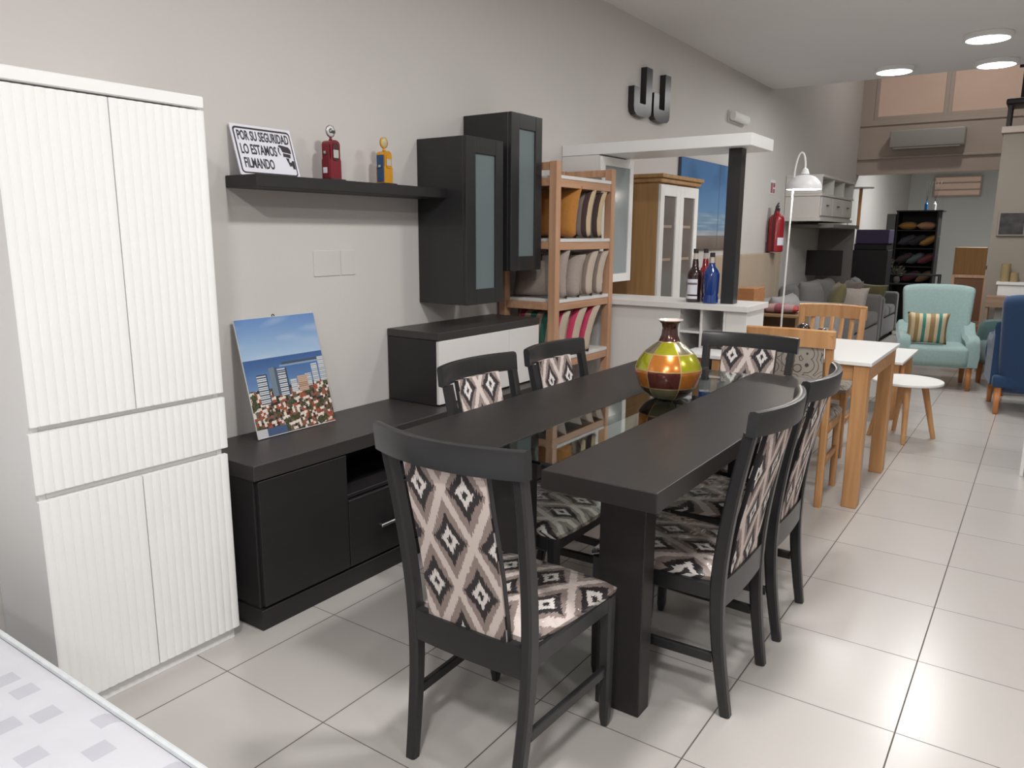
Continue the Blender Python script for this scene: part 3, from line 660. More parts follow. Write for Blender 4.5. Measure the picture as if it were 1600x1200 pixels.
bm = NB(); R_ = [[bm.verts.new((r*math.cos(a), r*math.sin(a), z)) for a, _ in seam_a] for r, z in prof]
n = len(seam_a)
for i in range(len(prof)-1):
    for k in range(n):
        f = bm.faces.new((R_[i][k], R_[i][(k+1) % n], R_[i+1][(k+1) % n], R_[i+1][k])); f.smooth = True
        b_ = bands[i]; sec = k//9
        if b_ != 5 and b_ != 4:
            if seam_a[k][1]: b_ = 5
            elif sec % 2: b_ = {0: 4, 1: 2, 2: 3, 3: 0}[b_]
            elif sec % 3 == 2: b_ = {0: 0, 1: 4, 2: 1, 3: 2}[b_]
        f.material_index = b_
bm.faces.new(R_[0][::-1])
part('body', bm, VM, tv_, smooth=True)
bm = NB(); lathe(bm, [(.0415, .2875), (.0475, .2905), (.0475, .293), (.040, .2925), (.026, .280), (.0245, .262), (.024, .24)], 40, cap=False); part('rim', bm, mat('cream_lip_glaze', L(214, 198, 190), .25, coat=.8, nscale=10), tv_, smooth=True)
# ------------------------------------------------------------------ bar unit
br = thing('bar_unit', 'white home bar with counter, wine cubbies, overhead beam and black post', 'bar unit', (-1.25, 2.55, 0), world=True)
part('countertop', B(-1.848, -.655, 2.372, 2.745, .962, .995, bev=.002), M_whitem, br)
part('overhead_beam', B(-1.848, -.692, 2.372, 2.755, 1.838, 1.902, bev=.002), M_white, br)
part('post', B(-.843, -.770, 2.462, 2.535, .996, 1.837, bev=.002), M_blackchair, br, 'black post')
bm = NB(); box(bm, -1.845, -1.062, 2.402, 2.418, .06, .961); box(bm, -1.845, -1.83, 2.418, 2.70, .06, .961); part('front_panel', bm, M_whitem, br)
bm = NB(); xs = [-1.062, -.932, -.925, -.795]
for x in (-1.061, -.926, -.792): box(bm, x-.007, x+.007, 2.402, 2.71, .06, .961, .001)
for k in range(8):
    z = .06+k*.128
    if z < .95: box(bm, -1.054, -.799, 2.404, 2.71, z-.006, z+.006, .001)
box(bm, -1.06, -.79, 2.70, 2.715, .06, .961, .001); part('wine_cubbies', bm, M_whitem, br)
part('end_panel', B(-.784, -.668, 2.402, 2.71, .06, .961, bev=.001), M_whitem, br); part('plinth', B(-1.84, -.68, 2.425, 2.70, 0, .059), M_whitem, br)
bm = NB(); hx = -1.573; box(bm, -1.848, hx-.02, 2.372, 2.39, 1.082, 1.836); box(bm, -1.848, hx-.02, 2.782, 2.80, 1.082, 1.836); box(bm, -1.848, hx-.02, 2.39, 2.782, 1.082, 1.098); part('hanging_cabinet', bm, M_whitem, br)
for z in (1.32, 1.55): part('inner_shelf', B(-1.845, hx-.03, 2.39, 2.782, z, z+.012, bev=.001), M_whitem, br)
bm = NB(); m_ = .05; box(bm, hx-.018, hx, 2.372, 2.372+m_, 1.082, 1.83, .002); box(bm, hx-.018, hx, 2.80-m_, 2.80, 1.082, 1.83, .002); box(bm, hx-.018, hx, 2.372+m_, 2.80-m_, 1.082, 1.082+m_, .001); box(bm, hx-.018, hx, 2.372+m_, 2.80-m_, 1.83-m_, 1.83, .001)
d = part('cabinet_door', bm, M_white, br)
M_clear = mat('clear_cabinet_glass', L(205, 220, 222), .02, trans=1, ior=1.45, nscale=2, namt=.005)
part('glass_pane', B(hx-.012, hx-.008, 2.372+m_-.004, 2.80-m_+.004, 1.082+m_-.004, 1.83-m_+.004, bev=0), M_paleglass, d)
def bottle(x, y, cm, lbl, h=.285, r=.045, label=True, shape=0):
    t = thing('bottle', lbl, 'bottle', (x, y, .9952), 0, 'bottles on the bar counter')
    b = NB()
    if shape: P = [(r*.85, 0), (r*.98, .006), (r*.98, .03), (r*.9, .045), (r*.9, .05), (r*.98, .06), (r, .15), (r*1.0, .165), (r*.9, .172), (r*.8, .185), (r*.45, .205), (.017, .212), (.017, .226)]
    else: P = [(r*.92, 0), (r, .006), (r, .15), (r*.92, .168), (r*.6, .188), (.019, .20), (.0165, .235), (.0145, .245)]
    lathe(b, P, 28); part('body', b, cm, t, smooth=True)
    z0 = P[-1][1]; b = NB(); lathe(b, [(.0145, z0), (.012, z0+.035)], 20); part('neck', b, mat('bottle_neck_glass', L(200, 190, 182), .1, nscale=4, coat=1), t, smooth=True)
    b = NB(); lathe(b, [(.014, z0+.033), (.014, z0+.055), (.012, z0+.057)], 20); part('cap', b, M_ink, t, smooth=True)
    if label:
        for za, zb, a0, a1, mm in ((.045, .132, -128, -47, M_signw), (.10, .112, -125, -50, mat('label_grey_band', L(120, 108, 108), .6, nscale=30)), (.02, .036, -130, -45, M_signw)):
            b = NB(); rr = r+.0006+(.0004 if mm is not M_signw else 0); V = [(b.verts.new((rr*math.cos(math.radians(a)), rr*math.sin(math.radians(a)), za)), b.verts.new((rr*math.cos(math.radians(a)), rr*math.sin(math.radians(a)), zb))) for a in [a0+(a1-a0)*k/10 for k in range(11)]]
            for p, q in zip(V, V[1:]): b.faces.new((p[0], q[0], q[1], p[1]))
            part('paper_label', b, mm, t)
bottle(-1.005, 2.475, mat('dark_liqueur_glass', L(46, 24, 24), .08, coat=1, nscale=5), 'dark maroon bottle with a white label, leftmost on the bar counter')
bottle(at(1101, 440, 1, 2.575).x, 2.575, mat('red_liqueur_glass', L(140, 24, 44), .1, coat=1, nscale=5), 'red bottle between and behind the dark and the blue bottle on the bar', label=False)
bottle(-.898, 2.452, mat('blue_liqueur_glass', L(18, 58, 126), .08, coat=1, nscale=5), 'blue bottle next to the black post on the bar counter', label=False, shape=1)
# ------------------------------------------------------------------ oak cabinet with glazed white doors
t = thing('china_cabinet', 'tall oak cabinet with two glazed white doors behind the bar', 'cabinet', (-1.65, 3.3, 0), world=True)
cy0, cy1, cx = 3.0, 3.66, -1.492
part('carcass', B(-1.846, cx, cy0, cy1, .0, 1.71, bev=.003), M_oak, t)
bm = NB(); box(bm, -1.848, cx+.045, cy0-.03, cy1+.03, 1.74, 1.765, .004); box(bm, -1.848, cx+.03, cy0-.018, cy1+.018, 1.711, 1.74, .008, 2); part('cornice', bm, M_oak, t)
for y0, y1 in ((cy0+.004, (cy0+cy1)/2-.001), ((cy0+cy1)/2+.001, cy1-.004)):
    bm = NB(); a0 = cx+.001; a1 = cx+.02; m_ = .062
    box(bm, a0, a1, y0, y0+m_, .75, 1.70, .002); box(bm, a0, a1, y1-m_, y1, .75, 1.70, .002); box(bm, a0, a1, y0+m_, y1-m_, .75, .75+m_, .001); box(bm, a0, a1, y0+m_, y1-m_, 1.70-m_-.01, 1.70, .001)
    d = part('door', bm, M_white, t); part('glass_pane', B(a0+.004, a0+.008, y0+m_-.004, y1-m_+.004, .75+m_-.004, 1.634, bev=0), M_greyglass, d, 'smoky glass pane')
    for zz in (1.2, 1.42): part('inner_shelf', B(a0+.009, a0+.011, y0+m_, y1-m_-.05, zz, zz+.018, bev=0), mat('dim_shelf_edge', L(160, 140, 124), .5, nscale=10), d)
    part('lower_door', B(a0, a1, y0, y1, .06, .742, bev=.002), M_white, t)
# ------------------------------------------------------------------ seascape on wall
def sea(u, v):
    n = mnoise.noise(Vector((u*5, v*3, 2))); q = mnoise.noise(Vector((u*4, v*40, 7)))
    if v < .16: return mixc((112, 100, 92), (134, 124, 116), v/.16+n*.5)
    if v < .22: return mixc((150, 160, 170), (176, 190, 200), q+.5)
    if v < .42: return mixc((120, 150, 180), (150, 176, 196), q*1.2+.4)
    return mixc(mixc((110, 150, 190), (84, 128, 178), (v-.42)/.4), (70, 104, 144), max(0, n*1.3))
t = thing('seascape_picture', 'large blue sea and sky picture on the wall behind the black post', 'picture', (-1.848, 4.8, 1.25), world=True)
part('stretcher_frame', B(-1.849, -1.822, 4.15, 5.46, 1.25, 1.985, bev=.002), mat('dark_picture_edge', L(66, 74, 88), .6, nscale=10), t)
for y0, y1 in ((4.152, 5.02), (5.028, 5.458)):
    bm = paint('p', 44, 50, y1-y0, .731, lambda u, v, a=y0, b=y1: sea(((a+(b-a)*u)-4.15)/1.3, v)); bmesh.ops.transform(bm, matrix=leaning((-1.8212, y0, 1.252), (0, 1, 0), (0, 0, 1)), verts=bm.verts); part('printed_panel', bm, vcmat('seascape_print_%d' % int(y0*100), .22), t)
# ------------------------------------------------------------------ white table and wooden chairs
wt_ = thing('white_dining_table', 'white topped table with thick light wood legs behind the black table', 'table', (-.4, 2.7, 0), world=True)
part('tabletop', B(-.63, 0, 2.288, 3.15, .742, .762, bev=.002), M_white, wt_)
for x0 in (-.620, -.085):
    for y0 in (2.30, 3.03): part('leg', B(x0, x0+.072, y0, y0+.085, 0, .741, bev=.003), M_chairwood, wt_)
bm = NB(); box(bm, -.547, -.087, 2.315, 2.335, .66, .74); box(bm, -.547, -.087, 3.09, 3.11, .66, .74); box(bm, -.61, -.59, 2.387, 3.03, .66, .74); box(bm, -.035, -.015, 2.387, 3.03, .66, .74); part('apron', bm, wood('honey_wood_lengthwise', L(176, 128, 82), L(202, 154, 106), axis=0), wt_)
g = NG('swirl_upholstery', .85); x, y, z = g.coord('UV')[:3]
vo_ = g.nt.nodes.new('ShaderNodeTexVoronoi'); vo_.inputs['Scale'].default_value = 12; vo_.inputs['Randomness'].default_value = .8; g.nt.links.new(g.vec, vo_.inputs['Vector'])
dn = g.math('ADD', g.math('MULTIPLY', vo_.outputs['Distance'], 5.5), g.math('MULTIPLY', g.noise(g.vec, 9, 0), 2.0)); fr = g.math('ABSOLUTE', g.math('SUBTRACT', g.math('FRACT', dn), .5)); ln = g.math('LESS_THAN', fr, .085)
g.base(g.mix(ln, L(168, 160, 150), L(78, 74, 72))); M_swirl = g.m
def wood_chair(x, y, rz, label, slats):
    t = thing('wooden_chair', label, 'chair', (x, y, 0), rz, 'light wood chairs at the white table'); m = M_chairwood
    for s in (-1, 1):
        b = NB(); sweep(b, [(s*.19, -.205, 0), (s*.19, -.20, .25), (s*.19, -.195, .45), (s*.19, -.215, .7), (s*.19, -.255, .9)], [(.036, .036), (.036, .04), (.036, .044), (.038, .036), (.04, .028)]); part('rear_leg', b, m, t, smooth=True)
        b = NB(); sweep(b, [(s*.195, .205, 0), (s*.195, .205, .42)], [(.032, .032), (.038, .038)]); part('front_leg', b, m, t, smooth=True)
        b = NB(); sweep(b, [(s*.19, -.18, .22), (s*.195, .19, .22)], (.018, .034)); part('side_stretcher', b, m, t); b = NB(); sweep(b, [(s*.19, -.175, .395), (s*.195, .188, .395)], (.022, .05)); part('side_rail', b, m, t)
    part('front_rail', B(-.177, .177, .195, .215, .37, .42), m, t); part('rear_rail', B(-.172, .172, -.208, -.186, .37, .42), m, t)
    b = NB(); rings = []
    for i in range(15):
        u = i/14*2-1; yb = -.25-.03*(1-u*u); rings.append([b.verts.new((u*.215, yb+a, zz-.006*u*u)) for a, zz in ((.012, .835), (.010, .918), (0, .925), (-.012, .918), (-.012, .835))])
    for r0, r1 in zip(rings, rings[1:]):
        for k in range(5): b.faces.new((r0[k], r0[(k+1) % 5], r1[(k+1) % 5], r1[k])).smooth = True
    b.faces.new(rings[0][::-1]); b.faces.new(rings[-1]); part('crest_rail', b, m, t, smooth=True)
    if slats:
        for k in range(5):
            xx = -.125+.0625*k; b = NB(); sweep(b, [(xx*.9, -.197, .50), (xx, -.225-.01, .7), (xx, -.262-.012, .845)], (.026, .010)); part('slat', b, m, t)
        part('lower_back_rail', B(-.172, .172, -.212, -.188, .48, .52), m, t)
    else:
        b = solidshell(lambda u, v: (Vector(((u*2-1)*.165, -.195-.055*v-.02*(1-(u*2-1)**2), .47+v*.375)), Vector((0, 1, .1)).normalized()), 8, 6, .02, lambda u, v: ((u*2-1)*.17, v*.38)); part('back_panel', b, M_swirl, t, 'grey fabric with dark swirls', smooth=True)
    b = NB(); seat_pad(b, .421, .04, .19, .22, -.175, .232, .3, .02); part('seat_cushion', b, M_swirl, t, smooth=True)
wood_chair(-.385, 2.42, .06, 'light wood chair with swirl patterned grey upholstery at the near side of the white table', False)
wood_chair(-.495, 3.43, PI+.02, 'light wood chair with vertical back slats beyond the white table', True)
for i, (px, py, z, r) in enumerate(((1255, 512, .762, .044), (1284, 518, .762, .034))):
    p = at(px, py, 1, 3.07); b = NB(); bmesh.ops.create_uvsphere(b, u_segments=24, v_segments=16, radius=r); bmesh.ops.translate(b, vec=(p.x, 3.07, z+r+.0005), verts=b.verts)
    solo('ornament_ball', b, mat('dark_glossy_glaze', L(38, 32, 34), .08, coat=1, nscale=6), ['larger dark shiny ball ornament on the white table', 'smaller dark shiny ball ornament on the white table'][i], 'ornament', smooth=True)
t = thing('small_table', 'small white topped wooden table half hidden behind the far black chair, beside the bar', 'table', (-.83, 2.2, 0), world=True)
part('tabletop', B(-.92, -.70, 2.10, 2.32, .735, .755, bev=.002), M_white, t)
for x0 in (-.91, -.745):
    for y0 in (2.11, 2.275): part('leg', B(x0, x0+.035, y0, y0+.035, 0, .734), M_chairwood, t)
# round side table
def round_table(x, y, z, r, label, legs):
    t = thing('side_table', label, 'side table', (x, y, 0))
    b = NB(); lathe(b, [(.001, z-.018), (r-.004, z-.018), (r, z-.014), (r, z-.003), (r-.003, z), (.001, z)], 56); part('tabletop', b, M_white, t, smooth=True)
    for a in legs:
        ca, sa = math.cos(a), math.sin(a); b = NB(); sweep(b, [(ca*r*.92, sa*r*.92, 0), (ca*r*.5, sa*r*.5, z-.019)], [(.030, .030), (.046, .046)], side=Vector((-sa, ca, 0)), n=14); part('leg', b, M_chairwood, t, smooth=True)
    b = NB(); lathe(b, [(.001, z-.03), (r*.55, z-.03), (r*.55, z-.019), (.001, z-.019)], 30); part('leg_plate', b, M_chairwood, t)
round_table(-.05, 4.01, .41, .225, 'low round white table with splayed wooden legs beside the white dining table', [-1.38, .45, 1.95, 3.45])
# square coffee table
t = thing('coffee_table', 'low square white table on wooden legs in front of the pale blue armchair', 'coffee table', (-.5, 4.9, 0), world=True)
p0 = at(1432, 546, 2, .45); p1 = at(1412, 567, 2, .45)
part('tabletop', B(-.80, -.15, 4.50, 5.32, .43, .45, bev=.002), M_white, t)
for x0 in (-.77, -.225):
    for y0 in (4.54, 5.22): part('leg', B(x0, x0+.045, y0, y0+.045, 0, .429), M_chairwood, t)
# ------------------------------------------------------------------ floor lamp
sx, sy, sz = -.80, 3.88, 1.70
t = thing('floor_lamp', 'white arched floor lamp with a lit dome shade beyond the bar', 'floor lamp', (-.885, 3.88, 0))
dx = (at(1257, 283, 1, 3.88).x)+.885; zs = at(1257, 283, 1, 3.88).z-.055
zt = at(1252, 240, 1, 3.88).z
b = NB(); P = [Vector((0, 0, .015)), Vector((.0, 0, .8)), Vector((.012, 0, zs+.06))]+bez([(.014, 0, zs+.08), (.022, 0, zt+.06), (dx+.0, 0, zt+.05), (dx, 0, zs+.125)], 14)
sweep(b, P, (.013, .013), side=Vector((0, 1, 0)), n=10); part('pole', b, M_white, t, smooth=True)
b = NB(); lathe(b, [(.001, 0), (.13, 0), (.13, .012), (.02, .016), (.012, .02)], 36); part('base', b, M_white, t, smooth=True)
b = NB(); R0 = .118
pr = [(R0*math.cos(a), .10*math.sin(a)) for a in [PI/2*k/10 for k in range(10)]]+[(.030, .102), (.024, .118), (.018, .135), (.012, .14)]
lathe(b, [(r-.003, z-.001) for r, z in pr[::-1] if z < .09]+pr, 40, cap=False); bmesh.ops.translate(b, vec=(dx, 0, zs), verts=b.verts)
part('shade', b, mat('white_enamel_shade', L(238, 238, 240), .35, nscale=2, namt=.01), t, smooth=True)
b = NB(); bmesh.ops.create_uvsphere(b, u_segments=16, v_segments=12, radius=.035); bmesh.ops.translate(b, vec=(dx, 0, zs+.045), verts=b.verts)
part('bulb', b, mat('lit_bulb', (1, .9, .78, 1), .5, emis=14, nscale=1, namt=0), t, smooth=True)
l = bpy.data.lights.new('bulb_light', 'POINT'); l.energy = 6; l.color = (1, .9, .8); l.shadow_soft_size = .035; lo = bpy.data.objects.new('bulb_light', l); C.objects.link(lo); lo.parent = t; lo.location = (dx, 0, zs+.0)
# brown wooden box behind the chairs
t = thing('wooden_sideboard', 'brown wooden cabinet open at the front, standing past the end of the bar', 'sideboard', (-.9, 4.2, 0), world=True)
bx0 = at(1166, 500, 1, 4.0).x; bz = at(1180, 493, 1, 4.0).z
bm = NB(); box(bm, bx0, bx0+.02, 4.0, 4.32, .04, bz); box(bm, -.82, -.80, 4.0, 4.32, .04, bz); box(bm, bx0+.02, -.82, 4.30, 4.32, .04, bz-.02); box(bm, bx0+.02, -.82, 4.0, 4.3, .04, .06); box(bm, bx0+.02, -.82, 4.0, 4.3, bz-.32, bz-.30); part('carcass', bm, M_brownbox, t)
part('top_panel', B(bx0-.005, -.795, 3.99, 4.325, bz, bz+.018), M_brownbox, t)
# ------------------------------------------------------------------ fire extinguisher and sign
t = thing('fire_extinguisher', 'red fire extinguisher hanging on the left wall', 'fire extinguisher', (-1.76, 6.62, 1.20))
M_red = mat('extinguisher_red', L(150, 26, 36), .3, coat=.5, nscale=6)
b = NB(); lathe(b, [(.07, 0), (.08, .01), (.08, .33), (.072, .36), (.05, .385), (.025, .40), (.022, .43)], 32); part('cylinder', b, M_red, t, smooth=True)
b = NB(); box(b, -.02, .02, -.02, .03, .425, .455); box(b, -.008, .008, -.06, .05, .455, .468, rot=Matrix.Rotation(.3, 3, 'X')); box(b, -.008, .008, -.06, .04, .48, .49, rot=Matrix.Rotation(.5, 3, 'X')); part('valve', b, M_ink, t)
b = NB(); sweep(b, bez([(0, -.02, .44), (0, -.13, .46), (0, -.12, .2), (0, -.10, .0)], 14), (.02, .02), n=8); part('hose', b, mat('dark_red_hose', L(70, 20, 24), .5, nscale=9), t, smooth=True)
b = NB(); V = []
for k in range(9):
    a = math.radians(-60+70*k/8); V.append((b.verts.new((.0808*math.cos(a), .0808*math.sin(a), .07)), b.verts.new((.0808*math.cos(a), .0808*math.sin(a), .15))))
for p, q in zip(V, V[1:]): b.faces.new((p[0], q[0], q[1], p[1]))
part('paper_label', b, M_signw, t); part('wall_bracket', B(-.089, -.079, -.03, .03, .1, .46), M_metal, t)
t = thing('extinguisher_sign', 'small white and red square sign on the wall above the extinguisher', 'sign', (-1.85, 6.7, 1.82), world=True)
part('plate', B(-1.849, -1.846, 6.60, 6.78, 1.80, 1.95, bev=0), M_signw, t)
bm = NB(); box(bm, -1.8455, -1.8445, 6.615, 6.685, 1.815, 1.92, 0); box(bm, -1.8455, -1.8445, 6.70, 6.765, 1.815, 1.86, 0); box(bm, -1.8455, -1.8445, 6.70, 6.765, 1.875, 1.92, 0); part('red_symbol', bm, M_red, t)
# headboard and small wooden stool by it
t = thing('headboard', 'beige upholstered headboard against the left wall under the extinguisher', 'headboard', (-1.82, 6.1, 0), world=True)
f_beige = plainfab('beige_leatherette', L(170, 152, 130))
for y0, y1 in ((4.95, 5.62), (5.63, 6.82), (6.83, 6.98)): part('upholstered_panel', B(-1.846, -1.79, y0, y1, .02, 1.19, bev=.012, seg=3), f_beige, t, smooth=True)
p = at(1153, 450, 1, 4.75); q = at(1179, 450, 1, 4.75); 
solo('wooden_crate', B(p.x, q.x, 4.75, 5.05, 0, p.z, bev=.004), wood('orange_wood', L(164, 112, 72), L(186, 132, 88), axis=0), 'small orange wooden box standing before the beige headboard', 'box')
# ------------------------------------------------------------------ sofas
def sofa(name, y0, y1, xb, xf, seat, armh, back, col, label, cat='sofa', n=2):
    t = thing(name, label, cat, ((xb+xf)/2, (y0+y1)/2, 0), world=True); f = plainfab(col[0], col[1]); a = .2
    part('base', B(xb+.02, xf-.01, y0+.02, y1-.02, .06, .30, bev=.02, seg=3), f, t, smooth=True)
    for ya in (y0, y1-a): part('armrest', B(xb+.0, xf, ya, ya+a, .05, armh, bev=.045, seg=4), f, t, smooth=True)
    part('backrest', B(xb, xb+.22, y0+a, y1-a, .2, back-.05, bev=.05, seg=4), f, t, smooth=True)
    w_ = (y1-y0-2*a)/n
    for k in range(n):
        part('seat_cushion', B(xb+.2, xf-.01, y0+a+k*w_+.004, y0+a+(k+1)*w_-.004, .30, seat, bev=.04, seg=4), f, t, smooth=True)
        b = cushion(w_*.98, back-seat+.04, .26); bmesh.ops.rotate(b, matrix=Matrix.Rotation(-PI/2, 3, 'Z') @ Matrix.Rotation(.14, 3, 'X'), verts=b.verts); bmesh.ops.translate(b, vec=(xb+.30, y0+a+(k+.5)*w_, seat-.03), verts=b.verts); part('back_cushion', b, f, t)
    b = NB()
    for x in (xb+.06, xf-.08):
        for y in (y0+.06, y1-.1): box(b, x, x+.04, y, y+.04, 0, .07)
    part('feet', b, M_ink, t); return t
sofa('sofa', 6.95, 8.75, -1.84, -.99, .46, .655, .86, ('grey_sofa_fabric', L(122, 120, 118)), 'long grey sofa against the left wall, its light side arm towards the viewer')
sofa('sofa', 9.0, 10.3, -1.84, -1.03, .44, .60, .80, ('dark_grey_sofa_fabric', L(92, 93, 92)), 'dark grey sofa behind the first one, deeper in the shop')
sofa('sofa', 5.60, 6.80, -1.77, -1.05, .44, .68, .78, ('silver_grey_sofa_fabric', L(150, 148, 148)), 'light grey short sofa just beyond the end of the bar counter, against the beige headboard', 'sofa', n=1)
def loose(name, w_, h_, t_, m, loc, rx, rz, label, ry=0, grp=None):
    o = link(name, cushion(w_, h_, t_), m); o.location = loc; o.rotation_euler = (rx, ry, rz); o['label'] = label; o['category'] = 'cushion'
    if grp: o['group'] = grp
GS = 'loose cushions on the grey sofas'
f_olive = plainfab('olive_velvet', L(112, 104, 70)); f_brown = plainfab('taupe_velvet', L(104, 94, 86)); f_pale = plainfab('pale_linen', L(164, 154, 146)); f_gdark = plainfab('charcoal_linen', L(96, 94, 92))
loose('cushion', .42, .42, .16, f_olive, (-1.30, 7.30, .46), -.25, -1.2, 'olive green cushion at the near end of the long grey sofa', grp=GS)
loose('cushion', .46, .42, .16, f_brown, (-1.22, 7.62, .47), -.25, -1.0, 'brownish grey cushion beside the olive cushion on the sofa', grp=GS)
p = at(1324, 473, 1, 7.42); loose('cushion', .40, .36, .14, f_pale, (p.x, 7.42, .46), -.25, -.1, 'pale beige cushion standing on the long grey sofa', grp=GS)
p = at(1357, 478, 1, 9.5); loose('cushion', .42, .30, .14, f_olive, (p.x, 9.5, .445), -.3, -.5, 'dark olive cushion on the far dark grey sofa', grp=GS)
st_red = stripes('red_pink_stripe_fabric', [(0, L(128, 62, 68)), (.2, L(150, 118, 116)), (.4, L(120, 58, 68)), (.6, L(146, 116, 116)), (.85, L(150, 56, 56))])
p = at(1222, 486, 1, 4.17); loose('cushion', .30, .22, .07, st_red, (p.x, 4.05, bz+.050), -1.5708, .1, 'red and pink striped cushion lying flat on the brown wooden cabinet')
# ------------------------------------------------------------------ armchairs
def armchair(name, x, y, rz, col, label, W=.66, D=.66, seat=.40, arm=.52, back=.94, legc=None, low=.24):
    t = thing(name, label, 'armchair', (x, y, 0), rz); f = plainfab(col[0], col[1]); h = W/2
    def f_back(u, v):
        xx = (u*2-1)*(h-.015-.05*(1-v)); e = .02*(abs(u*2-1))**2
        return Vector((xx, -D/2+.14-.13*v+.05*abs(u*2-1)**2.5, low+v*(back-low)-.03*abs(u*2-1)**4*v)), Vector((0, 1, .2)).normalized()
    b = solidshell(f_back, 12, 10, .11, lambda u, v: (u, v)); o = part('backrest', b, f, t, smooth=False)
    for p_ in o.data.polygons: p_.use_smooth = True
    m = o.modifiers.new('s', 'SUBSURF'); m.levels = m.render_levels = 1
    for sg_ in (-1, 1):
        b = NB(); rings = []
        prof = [(-D/2+.14, .62*arm/.52), (-.05, arm+.01), (D/2-.14, arm), (D/2-.06, arm-.03), (D/2-.04, arm-.14)]
        for i, (yy, zt_) in enumerate(crom([(0, a_, c_) for a_, c_ in prof], 4) and [(q.y, q.z) for q in crom([(0, a_, c_) for a_, c_ in prof], 4)]):
            w0 = .055; xx = sg_*(h-.05)
            rings.append([b.verts.new((xx+dx_, yy, zz)) for dx_, zz in ((-w0*.8, .22), (w0*.6, .22), (w0*.75, zt_-.10), (w0*1.15, zt_-.045), (w0*.8, zt_-.005), (0, zt_+.008), (-w0*.8, zt_-.005), (-w0*.95, zt_-.05), (-w0*.8, zt_-.10))])
        k = len(rings[0])
        for r0, r1 in zip(rings, rings[1:]):
            for q in range(k): b.faces.new((r0[q], r0[(q+1) % k], r1[(q+1) % k], r1[q])).smooth = True
        b.faces.new(rings[0][::-1]); b.faces.new(rings[-1]); part('armrest', b, f, t, smooth=True)
    part('seat', B(-h+.075, h-.075, -D/2+.12, D/2-.02, .22, seat, bev=.045, seg=4), f, t, smooth=True)
    part('seat_base', B(-h+.02, h-.02, -D/2+.08, D/2-.055, .205, .30, bev=.02, seg=3), f, t, smooth=True)
    for sx_ in (-1, 1):
        for yy, kick in ((D/2-.085, .0), (-D/2+.12, -.06)):
            b = NB(); sweep(b, [(sx_*(h-.06), yy+kick, 0), (sx_*(h-.065), yy, .21)], [(.034, .034), (.05, .05)]); part('leg', b, legc or M_chairwood, t)
    return t
ORW = wood('orange_leg_wood', L(176, 112, 62), L(196, 130, 78))
armchair('armchair', -.125, 6.30, PI+.20, ('pale_blue_upholstery', L(146, 170, 168)), 'pale blue green armchair with wooden legs and a striped cushion', W=.65, D=.60, arm=.49, back=.93, legc=ORW)
st_cel = stripes('tan_teal_stripe_fabric', [(0, L(168, 146, 104)), (.08, L(200, 182, 150)), (.18, L(150, 126, 86)), (.28, L(204, 188, 158)), (.36, L(62, 128, 118)), (.44, L(204, 188, 158)), (.54, L(150, 126, 86)), (.66, L(204, 188, 158)), (.74, L(62, 128, 118)), (.82, L(204, 188, 158)), (.92, L(156, 130, 90))])
loose('cushion', .345, .30, .13, st_cel, (-.195, 6.13, .402), .20, .20, 'tan, cream and teal striped cushion on the pale blue armchair')
armchair('armchair', .67, 5.54, .14, ('navy_velvet', L(34, 62, 98)), 'dark blue velvet armchair cut off by the right edge of the photo', W=.66, D=.66, seat=.42, arm=.60, back=.95, legc=ORW, low=.16)
armchair('armchair', .60, 6.48, PI/2+.35, ('teal_upholstery', L(84, 110, 108)), 'teal armchair behind the dark blue armchair at the right edge', W=.74, D=.74, seat=.42, arm=.60, back=.92, legc=ORW)
# ------------------------------------------------------------------ right edge pieces
t = thing('wire_rack', 'white metal rack just entering at the right edge', 'rack', (.75, 3.6, 0), world=True)
b = NB()
for x, y in ((.655, 3.45), (.655, 3.95), (1.05, 3.45), (1.05, 3.95)): box(b, x, x+.018, y, y+.018, 0, .62, .002)
part('posts', b, M_white, t)
for z in (.05, .13, .32, .60): part('shelf', B(.665, 1.06, 3.455, 3.963, z, z+.018, bev=.002), M_white, t)
t = thing('framed_picture', 'small dark picture in a pale frame on the cream wall at right', 'picture', (.3, 7.3, 1.3), world=True)
a = at(1561, 330, 1, 7.34); b_ = at(1601, 369, 1, 7.34)
bm = NB(); box(bm, a.x, b_.x, 7.325, 7.348, b_.z, a.z, .003); part('frame', bm, M_pillar, t)
part('dark_print', B(a.x+.018, b_.x-.018, 7.318, 7.324, b_.z+.02, a.z-.02, bev=0), mat('dark_glossy_print', L(58, 56, 58), .15, nscale=14, namt=.5), t)
t = thing('drawer_chest', 'white chest at the foot of the cream wall behind the teal sofa', 'chest', (.35, 7.1, 0), world=True)
a = at(1557, 440, 1, 7.22); part('body', B(a.x+.015, a.x+.7, 7.22, 7.345, 0, a.z-.03, bev=.003), M_whitem, t); part('top_panel', B(a.x, a.x+.72, 7.205, 7.347, a.z-.029, a.z, bev=.002), M_whitem, t)
for i, (px0, px1, py, lb) in enumerate(((1563, 1578, 412, 'taller amber glass candle holder on the white chest'), (1578, 1592, 426, 'shorter amber glass candle holder on the white chest'))):
    q0 = at(px0, 430, 1, 7.27); q1 = at(px1, 430, 1, 7.27); zt2 = at(px0, py, 1, 7.27).z; r = (q1.x-q0.x)/2
    tt = thing('candle_holder', lb, 'candle holder', ((q0.x+q1.x)/2, 7.27, a.z+.001), 0, 'candle holders on the white chest')
    b = NB(); lathe(b, [(r, 0), (r, zt2-a.z), (r*.92, zt2-a.z), (r*.92, .006)], 24, cap=False); part('glass', b, mat('amber_glass', L(150, 132, 98), .2, nscale=6), tt, smooth=True)
    b = NB(); lathe(b, [(r*.7, .002), (r*.7, (zt2-a.z)*.5)], 20); part('candle', b, mat('wax', L(196, 178, 140), .5, nscale=6), tt, smooth=True)
